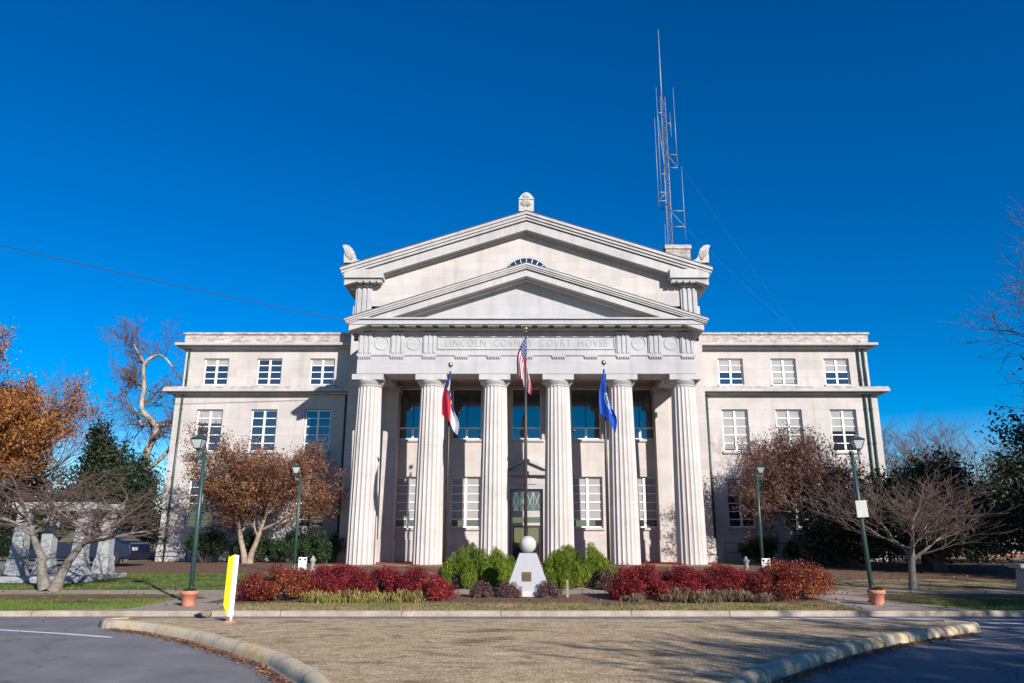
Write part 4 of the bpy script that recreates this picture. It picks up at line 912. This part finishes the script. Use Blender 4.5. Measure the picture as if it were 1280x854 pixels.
# car
cx, cy = -19.2, 33.2; cz = gh(cx, cy); car = thing('parked_car', 'dark navy parked car behind the granite memorial', 'car', (cx, cy, cz))
side = [(-2.2, .35), (-2.25, .70), (-2.05, .92), (-1.2, 1.02), (-.55, 1.48), (.95, 1.52), (1.75, 1.08), (2.15, .98), (2.25, .6), (2.2, .32)]
side = [(cx+a, cz+b) for a, b in side]; MB().prism(side, cy, cy+1.75).build('body', M['carpaint'], car, bevel=.09)
gl = [(cx+a, cz+b) for a, b in [(-1.02, 1.04), (-.48, 1.42), (.88, 1.45), (1.5, 1.06)]]
mb = MB().prism(gl, cy-.008, cy-.002); mb.build('side_window', M['glass'], car)
for wx in (-1.4, 1.4):
    n = 24; w = MB().prism([(cx+wx+.33*math.cos(6.283*i/n), cz+.33+.33*math.sin(6.283*i/n)) for i in range(n)], cy-.03, cy+.2).build('wheel', M['black'], car, bevel=.02)
    MB().prism([(cx+wx+.2*math.cos(6.283*i/n), cz+.33+.2*math.sin(6.283*i/n)) for i in range(n)], cy-.045, cy-.031).build('rim', M['galv'], w)
MB().box(cx+2.1, cx+2.27, cy+.1, cy+.45, cz+.68, cz+.82).build('headlight', M['frost'], car)
sheet('parking_lot', [(-60, 31.5), (-20.2, 31.5), (-20.2, 44), (-60, 44)], M['asphalt'], .014)
def building(name, label, x0, x1, y, z1, m, wins, depth=8, trim=None):
    t = thing(name, label, 'building', ((x0+x1)/2, y, .3)); wall('wall', x0, x1, .2, z1, y, depth, [w for w in wins], m, parent=t)
    MB().box(x0-.15, x1+.15, y-.15, y+depth+.1, z1, z1+.25).build('roof', trim or M['cornice'], t)
    for a, b, c, d in wins: o = MB().box(a, b, y+.1, y+.14, c, d).build('window', M['glass'], t); f = MB(); f.box(a, a+.08, y+.02, y+.1, c, d); f.box(b-.08, b, y+.02, y+.1, c, d); f.box(a, b, y+.02, y+.098, (c+d)/2-.04, (c+d)/2+.04); f.build('frame', M['white'], o)
building('brick_building', 'low red brick shop with white window frames at the far right', 29, 48, 52, 3.9, M['brick'], [(28, 30.2, .6, 2.8), (31, 33.5, .6, 2.8), (35, 37.5, .6, 2.8), (40, 43, .6, 2.8)])
building('brick_building', 'low red brick building behind the trees at the far left', -62, -32, 56, 3.4, M['brick'], [(-60, -57, .8, 3), (-52, -49, .8, 3), (-44, -41, .8, 3), (-38, -35, .8, 3)])
wv = thing('parked_van', 'pale grey parked van seen under the dark evergreen at the right', 'van', (25.2, 41, .38)); vx, vy, vz = 25.2, 41, .38
MB().prism([(vx+a, vz+b) for a, b in [(-2.4, .4), (-2.4, 1.9), (1.2, 1.95), (1.9, 1.2), (2.5, 1.0), (2.55, .4)]], vy, vy+1.9).build('body', M['vanpaint'], wv, bevel=.08)
MB().prism([(vx+a, vz+b) for a, b in [(-.2, 1.2), (-.2, 1.75), (1.1, 1.8), (1.65, 1.2)]], vy-.008, vy-.002).build('side_window', M['glass'], wv)
for wx in (-1.5, 1.6):
    n = 20; w = MB().prism([(vx+wx+.34*math.cos(6.283*i/n), vz+.34+.34*math.sin(6.283*i/n)) for i in range(n)], vy-.03, vy+.2).build('wheel', M['black'], wv)
    MB().prism([(vx+wx+.2*math.cos(6.283*i/n), vz+.34+.2*math.sin(6.283*i/n)) for i in range(n)], vy-.045, vy-.031).build('rim', M['galv'], w)

# ------------------------------------------------------------------ VEGETATION
# red shrubs (left: three clumps, right: three clumps)
G1 = 'red nandina shrubs along the front bed'
for i, (x, y, rx, ry, h, m_, lab) in enumerate([
    (-6.15, 19.3, 1.15, .95, .84, 'nandina2', 'red and orange shrub at the left end of the bed, beside the yellow sign'),
    (-4.85, 19.75, 1.1, .85, .84, 'nandina', 'red shrub second from the left end of the front bed'),
    (-3.75, 19.65, 1.05, .8, .80, 'nandina', 'red shrub in the left bed under the left wing corner column'),
    (-2.7, 19.45, 1.0, .8, .82, 'nandina', 'red shrub nearest the monument in the left bed'),
    (2.85, 19.5, .95, .75, .84, 'nandina', 'red shrub nearest the monument in the right bed'),
    (3.95, 19.75, 1.05, .8, .80, 'nandina', 'red shrub in the right bed under the right flagpole side'),
    (5.05, 19.8, 1.05, .85, .84, 'nandina', 'red shrub second from the right end of the front bed'),
    (6.45, 19.3, 1.25, 1.0, .96, 'nandina2', 'largest red shrub at the right end of the bed')]):
    shrub('nandina_shrub', lab, (x, y), rx, ry, h, M[m_], int(19000*rx), .048, 60+i, G1, amp=.35, aspect=.42, lumps=int(42*rx), lr=.27)
shrub('juniper_shrub', 'bright green juniper left of the monument', (-1.38, 23.0), 1.30, .8, .98, M['juniper'], 44000, .10, 71, 'junipers beside the monument', amp=.9, aspect=.15, droop=1.9, lumps=70, lr=.15, vs=2.0)
shrub('juniper_shrub', 'bright green juniper right of the monument', (1.5, 23.0), 1.35, .8, 1.0, M['juniper'], 46000, .10, 72, 'junipers beside the monument', amp=.9, aspect=.15, droop=1.9, lumps=72, lr=.15, vs=2.0)
for i, (x, lab, rx) in enumerate([(-1.15, 'dry purple brown plant at the left of the monument foot', .36), (-.45, 'dry purple brown plant touching the monument foot on its left', .38), (.58, 'dry purple brown plant on the right of the monument foot', .38)]):
    shrub('sedum_plant', lab, (x, 20.0), rx, .28, .42, M['sedum'], 2600, .042, 80+i, 'dried sedum plants around the monument foot', cat='plant')
shrub('bronze_shrub', 'small brown green shrub at the right side of the right juniper', (2.35, 22.3), .40, .35, .6, M['sedum'], 1500, .06, 88)
st = MB().box(1.02, 1.08, 20.0, 20.06, .1, .55).build('stake', M['barkpale']); local(st, (1.05, 20.03, .15)); tag(st, 'short wooden stake right of the monument plants', 'stake')
def tufts(label, x0, x1, y, n, h, m, seed, w=.5):
    rs = np.random.RandomState(seed); T = 20; X = rs.uniform(x0, x1, T); Y = y+rs.normal(size=T)*w*.3; ts = rs.uniform(.45, 1.25, T)
    i = rs.randint(0, T, n); a = rs.uniform(0, 6.28, n); l = h*rs.uniform(.4, 1.25, n)*ts[i]; r = l*rs.uniform(.35, 1.3, n)
    b = np.column_stack([X[i]+rs.normal(size=n)*.08, Y[i]+rs.normal(size=n)*.08, np.full(n, gh(0, y))])
    mid = b+np.column_stack([np.cos(a)*r*.45, np.sin(a)*r*.45, l*.78]); tip = b+np.column_stack([np.cos(a)*r, np.sin(a)*r, l*.30]); s = np.column_stack([-np.sin(a), np.cos(a), np.zeros(n)])*.009
    V = np.stack([b-s, b+s, mid+s, mid-s, tip], 1).reshape(-1, 3); k = np.arange(n)*5
    F = np.vstack([np.stack([k, k+1, k+2, k+3], 1), np.stack([k+3, k+2, k+4, k+4], 1)])
    F = [tuple(dict.fromkeys(f)) for f in F.tolist()]; me = bpy.data.meshes.new('ground_cover'); me.from_pydata(V.tolist(), [], F); me.materials.append(m)
    o = bpy.data.objects.new('ground_cover', me); C.objects.link(o); o['kind'] = 'stuff'; tag(o, label, 'ground cover')
tufts('yellowing strap leaves along the front of the left red shrubs', -5.4, -2.3, 18.6, 1100, .28, M['hosta'], 5, .9)
tufts('dry brown strap leaves along the front of the right red shrubs', 2.3, 5.6, 18.75, 2200, .28, M['drygrass'], 6, .9)
# clipped hedges at the wings
HG = 'green shrubs against the wings'
for i, (x, y, rx, ry, h, lab) in enumerate([
    (-16.0, 38.6, 1.25, 1.0, 1.75, 'dark round shrub at the outer end of the left wing'),
    (-13.9, 39.2, 1.2, .9, 1.4, 'dark shrub behind the trunk of the left brown tree'),
    (-11.6, 38.6, 1.35, .9, 1.45, 'green clipped shrub under the middle of the left wing'),
    (-9.9, 37.8, 1.15, 1.0, 1.5, 'green clipped shrub nearest the portico on the left'),
    (11.8, 39.0, 1.2, .9, 1.3, 'shaded green shrub under the first window of the right wing'),
    (14.2, 39.0, 1.3, .9, 1.4, 'shaded green shrub behind the right brown tree'),
    (16.8, 38.8, 1.4, .9, 1.5, 'shaded green shrub near the outer corner of the right wing')]):
    shrub('clipped_shrub', lab, (x, y), rx, ry, h, M['holly'], 11000, .085, 100+i, HG, amp=.2, lumps=40, lr=.24, boxy=.55)
# brown crape myrtles
sk = skeleton(21, 5, (6, 4, 4, 3, 3), .72, 36, up=.05, wob=.16, stems=2, spread=.30, bare=(.42, 1))
tree('crape_myrtle', 'brown leafed tree with pale trunk in front of the left wing', 'tree', (-13.45, 37.4), 7.6, 6.3, .15, 21, M['barkpale'], M['mbrown'], 40000, .12, .14, sk=sk, lv=3, depth=6.0, lean=(.07, 0), aspect=.42)
sk = skeleton(34, 5, (5, 4, 4, 3, 3), .72, 34, up=.05, wob=.16, stems=3, spread=.30, bare=(.42, 1))
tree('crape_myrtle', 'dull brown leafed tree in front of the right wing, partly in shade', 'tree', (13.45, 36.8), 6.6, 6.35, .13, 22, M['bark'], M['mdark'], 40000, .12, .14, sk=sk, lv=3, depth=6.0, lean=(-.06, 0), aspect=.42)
# bare foreground trees
sk = skeleton(12, 5, (6, 4, 3, 2, 2), .80, 38, up=.13, wob=.10, stems=1, bare=(.62, 1), nseg=4)
tree('bare_tree', 'low spreading leafless tree with pale trunk on the right lawn', 'tree', (10.95, 22.1), 4.9, 3.55, .125, 5, M['barkgrey'], sk=sk, twig='twigred', rmin=.0045, depth=4.4, lean=(-.02, 0))
sk = skeleton(15, 5, (6, 4, 3, 2, 2), .66, 44, up=.08, wob=.20, stems=2, spread=.14, bare=(.80, 1), nseg=4)
tree('bare_tree', 'gnarled leafless tree with leaning lichen covered trunk in front of the memorial', 'tree', (-13.35, 21.9), 6.6, 3.7, .15, 8, M['barkgrey'], sk=sk, twig='twigred', rmin=.005, depth=4.6, lean=(.02, 0))
# orange tree
sk = skeleton(44, 5, (9, 5, 4, 3), .62, 48, up=.10, wob=.15, bare=(.18, 1))
tree('orange_tree', 'large orange autumn tree at the far left', 'tree', (-34.6, 43.5), 13.6, 13.8, .35, 44, M['barkdark'], M['orange'], 170000, .17, .30, sk=sk, lv=1, rmin=.01)
# sycamore and other bare background trees
def sycamore():
    rg = random.Random(7); limbs = [([(1.6,0,.3),(1.17,0,4.07),(1.04,0,6.57),(1.25,0,8.26),(1.6,0,9.98),(1.06,0,10.85),(.37,0,11.73),(.14,0,13.5),(.11,0,15.3),(.82,0,16.2),(1.74,0,15.9),(2.42,0,15.15)],.40,.07),
        ([(1.6,0,9.98),(2.38,0,10.71),(3.21,0,11.0),(3.93,0,12.32),(4.2,0,14)],.17,.05),([(1.04,0,6.57),(2.16,0,7.84),(2.9,0,8.84),(3.97,0,9.41)],.21,.06),
        ([(.14,0,13.5),(-.65,0,13.95),(-1.39,0,13.95),(-1.41,0,13.05)],.15,.05),([(.11,0,15.3),(-.51,0,16.2),(-1.08,0,17.12)],.14,.05),([(1.06,0,10.85),(.41,0,10.27),(-.17,0,11.44),(-.98,0,12.02)],.14,.05)]
    t = thing('sycamore_tree', 'tall leafless pale barked tree with a bent trunk left of the building', 'tree', (-31.5, 60, .38)); tr = []; seeds = []
    for pts, r0, r1 in limbs:
        P = [Vector((p[0], rg.uniform(-.5, .5), p[2]-.38)) for p in pts]; P[0].y = 0
        Q = []
        for k in range(len(P)-1):
            a, b, c, d = P[max(k-1, 0)], P[k], P[k+1], P[min(k+2, len(P)-1)]
            for u in (0, .33, .66): Q.append(.5*((2*b)+(c-a)*u+(2*a-5*b+4*c-d)*u*u+(3*b-a-3*c+d)*u**3))
        Q.append(P[-1]); n = len(Q); rr = [r0+(r1-r0)*k/(n-1) for k in range(n)]; tr.append((Q, rr, 1))
        for k in range(n):
            if Q[k].z > 7.5 and rg.random() < .8:
                d = Vector((rg.gauss(0, 1), rg.gauss(0, .7), rg.gauss(.35, .6))).normalized(); seeds.append((Q[k], d, rg.uniform(1.1, 2.1), min(rr[k]*.5, .09), 0))
        seeds.append((Q[-1], (Q[-1]-Q[-2]).normalized(), 1.5, rr[-1], 0))
    for pts, rr, _ in tr:
        V, F = tube_np([(pts, rr, 1)], (-31.5, 60, .38), 1, .01)
        o = npmesh('trunk' if pts is tr[0][0] else 'limb', V, F, M['sycbark'], t); o.data.polygons.foreach_set('use_smooth', [True]*len(o.data.polygons))
    sk = skeleton(3, 3, (4, 4, 3), .66, 38, up=.06, wob=.2, seeds=seeds, nseg=4)
    V, F = tube_np([(p, r, l+2) for p, r, l in sk], (-31.5, 60, .38), 1, .011); npmesh('branches', V, F, M['twigred'], t)
sycamore()
BG = 'leafless trees in the background'
for i, (x, y, W, H, lab) in enumerate([
    (-37.5, 56, 12, 13.5, 'thin leafless tree rising behind the orange tree'), (-49, 66, 13, 15.5, 'leafless tree behind the orange crown at far left'),
    (-28.5, 68, 10, 9, 'leafless tree low beside the left wing corner'),
    (36.5, 68, 12, 12.0, 'leafless rounded tree on the skyline at the right'), (30.5, 68, 9, 11.4, 'leafless tree just right of the right wing'), (46, 70, 11, 10.5, 'leafless tree at the far right skyline')]):
    sk = skeleton(200+i, 5, (6, 4, 4, 3, 3), .70, 32, up=.22, wob=.14, bare=(.22, 1), nseg=4)
    tree('bare_tree', lab, 'tree', (x, y), W, H, .30, 200+i, M['bark'], sk=sk, rmin=.010, group=BG)
# evergreens
def evergreen(name, label, base, W, H, seed, n, ls=.18, m='evergreen', bare=.12, ang=50, jit=.25, depth=None, group=None, r0=.2):
    sk = skeleton(seed, 4, (12, 6, 4, 3), .55, ang, up=.06, wob=.15, bare=(bare, 1))
    return tree(name, label, 'tree', base, W, H, r0, seed, M['barkdark'], M[m], n, ls, jit, sk=sk, lv=1, depth=depth, rmin=.008, group=group)
evergreen('magnolia_tree', 'dark glossy evergreen tree between the orange tree and the sycamore', (-28.0, 50), 3.4, 8.8, 301, 12000, .24, bare=.35)
evergreen('evergreen_tree', 'dark evergreen against the outer edge of the left wing', (-20.9, 40.2), 3.4, 5.2, 302, 16000, .16, bare=.15)
evergreen('evergreen_tree', 'low dark evergreen behind the memorial at the left', (-24.5, 46), 6.5, 5.4, 303, 14000, .18, bare=.05)
evergreen('evergreen_tree', 'low dark evergreen behind the orange tree at far left', (-36, 50), 10, 7.0, 304, 22000, .2, bare=.05)
evergreen('evergreen_tree', 'broad dark evergreen behind the right bare tree', (16.0, 30), 5.2, 4.2, 305, 30000, .14, bare=.04, jit=.25, depth=5)
evergreen('evergreen_tree', 'dark evergreen between the right wing and the broad evergreen', (18.6, 36), 4.8, 4.7, 306, 16000, .16, bare=.04, jit=.3)
evergreen('evergreen_tree', 'low dark evergreen beside the right wing corner', (14.0, 33.6), 4.0, 2.4, 307, 12000, .14, bare=.02, jit=.25)
evergreen('evergreen_tree', 'tall black green evergreen cut by the right edge of the picture', (21.4, 26.0), 7.4, 11.0, 308, 52000, .17, bare=.10, jit=.35, r0=.3)
evergreen('evergreen_tree', 'dark evergreen hiding the brick shop at the right', (24.5, 37), 6.5, 5.2, 311, 18000, .17, bare=.04, jit=.35)
evergreen('evergreen_tree', 'dark evergreen low behind the sycamore at the left', (-31, 52), 8, 5.0, 312, 14000, .2, bare=.05)
for i, (x, y, h_, lab) in enumerate([(-29, 40, 2.3, 'added dark shrub farthest left, standing in for shade behind the memorial'), (-26.2, 40.4, 2.1, 'added dark shrub standing in for shade behind the memorial pillars'), (-23.6, 40.2, 2.2, 'added dark shrub standing in for shade behind the parked car')]):  # shrubs added as a dark backing, in place of a shaded carport
    shrub('dark_backing_shrub', lab, (x, y), 1.7, 1.0, h_, M['evergreen'], 9000, .12, 140+i, 'added dark backing behind the memorial', amp=.2, lumps=40, lr=.24, boxy=.55)
# large leafless tree whose boughs hang in at the upper right, and the trees over the road that shade it
sk = skeleton(401, 5, (7, 5, 4, 4, 3), .68, 44, up=.06, wob=.22, bare=(.3, 1), nseg=4)
tree('bare_tree', 'big leafless tree whose twigs reach in at the right edge', 'tree', (24.6, 25.5), 12.5, 13.5, .35, 401, M['bark'], sk=sk, rmin=.009)
sk = skeleton(402, 5, (6, 4, 3, 3, 2), .70, 42, up=.1, wob=.2, bare=(.3, 1), nseg=4)
tree('bare_tree', 'half bare brown street tree right of the near road', 'tree', (14.5, -4.0, 0), 13, 10.5, .34, 402, M['bark'], M['mdark'], 11000, .18, .15, sk=sk, rmin=.026)
tree('bare_tree', 'half bare brown street tree farther right along the road', 'tree', (23, 4, 0), 13, 12.0, .34, 402, M['bark'], M['mdark'], 20000, .16, .15, sk=sk, rmin=.02)
tree('street_tree', 'brown leafed street tree close on the right of the island', 'tree', (11.5, -2.2, 0), 10, 8.8, .3, 403, M['bark'], M['mdark'], 3600, .16, .15, sk=sk, rmin=.021)
evergreen('evergreen_tree', 'dark evergreen street tree right of the road', (31, 14, 0), 11, 14, 309, 24000, .3, bare=.15, jit=.5, r0=.3)
evergreen('evergreen_tree', 'evergreen street tree behind the viewer at the right', (21, 0, 0), 8, 9.0, 310, 12000, .3, bare=.25, jit=.5, r0=.3)

# ------------------------------------------------------------------ CAMERA, LIGHT, WORLD
cam = bpy.data.cameras.new('camera'); co = bpy.data.objects.new('camera', cam); C.objects.link(co); bpy.context.scene.camera = co
co.location = (0, 0, 1.6); co.rotation_euler = (R(90)+math.atan(245/930), 0, 0); cam.sensor_width = 36; cam.lens = 930/1280*36; cam.shift_x = -18/1280; cam.clip_end = 1500
sd = Vector((SA, -1, SB)).normalized()      # towards the sun
el = math.asin(sd.z); az = math.atan2(sd.x, sd.y)
sl = bpy.data.lights.new('sun', 'SUN'); so = bpy.data.objects.new('sun', sl); C.objects.link(so)
sl.energy = 5.0; sl.angle = R(.5); sl.color = (1, .955, .90); so.rotation_euler = (-sd).to_track_quat('-Z', 'Y').to_euler(); so.location = (20, -30, 30)
w = bpy.data.worlds.new('World'); bpy.context.scene.world = w; w.use_nodes = True; nt = w.node_tree; bg = nt.nodes['Background']
sky = nd(nt, 'ShaderNodeTexSky', sky_type='NISHITA'); sky.sun_disc = False; sky.sun_elevation = el; sky.sun_rotation = az; sky.air_density = .8; sky.dust_density = 0; sky.ozone_density = 2.0; sky.altitude = 0
hs = nd(nt, 'ShaderNodeHueSaturation'); hs.inputs['Saturation'].default_value = 1.75; hs.inputs['Hue'].default_value = .51; hs.inputs['Value'].default_value = 1.0
nt.links.new(sky.outputs[0], hs.inputs['Color']); nt.links.new(hs.outputs[0], bg.inputs[0]); bg.inputs[1].default_value = .096
vs = bpy.context.scene.view_settings; vs.view_transform = 'Standard'; vs.look = 'None'; vs.exposure = .53; vs.gamma = 1
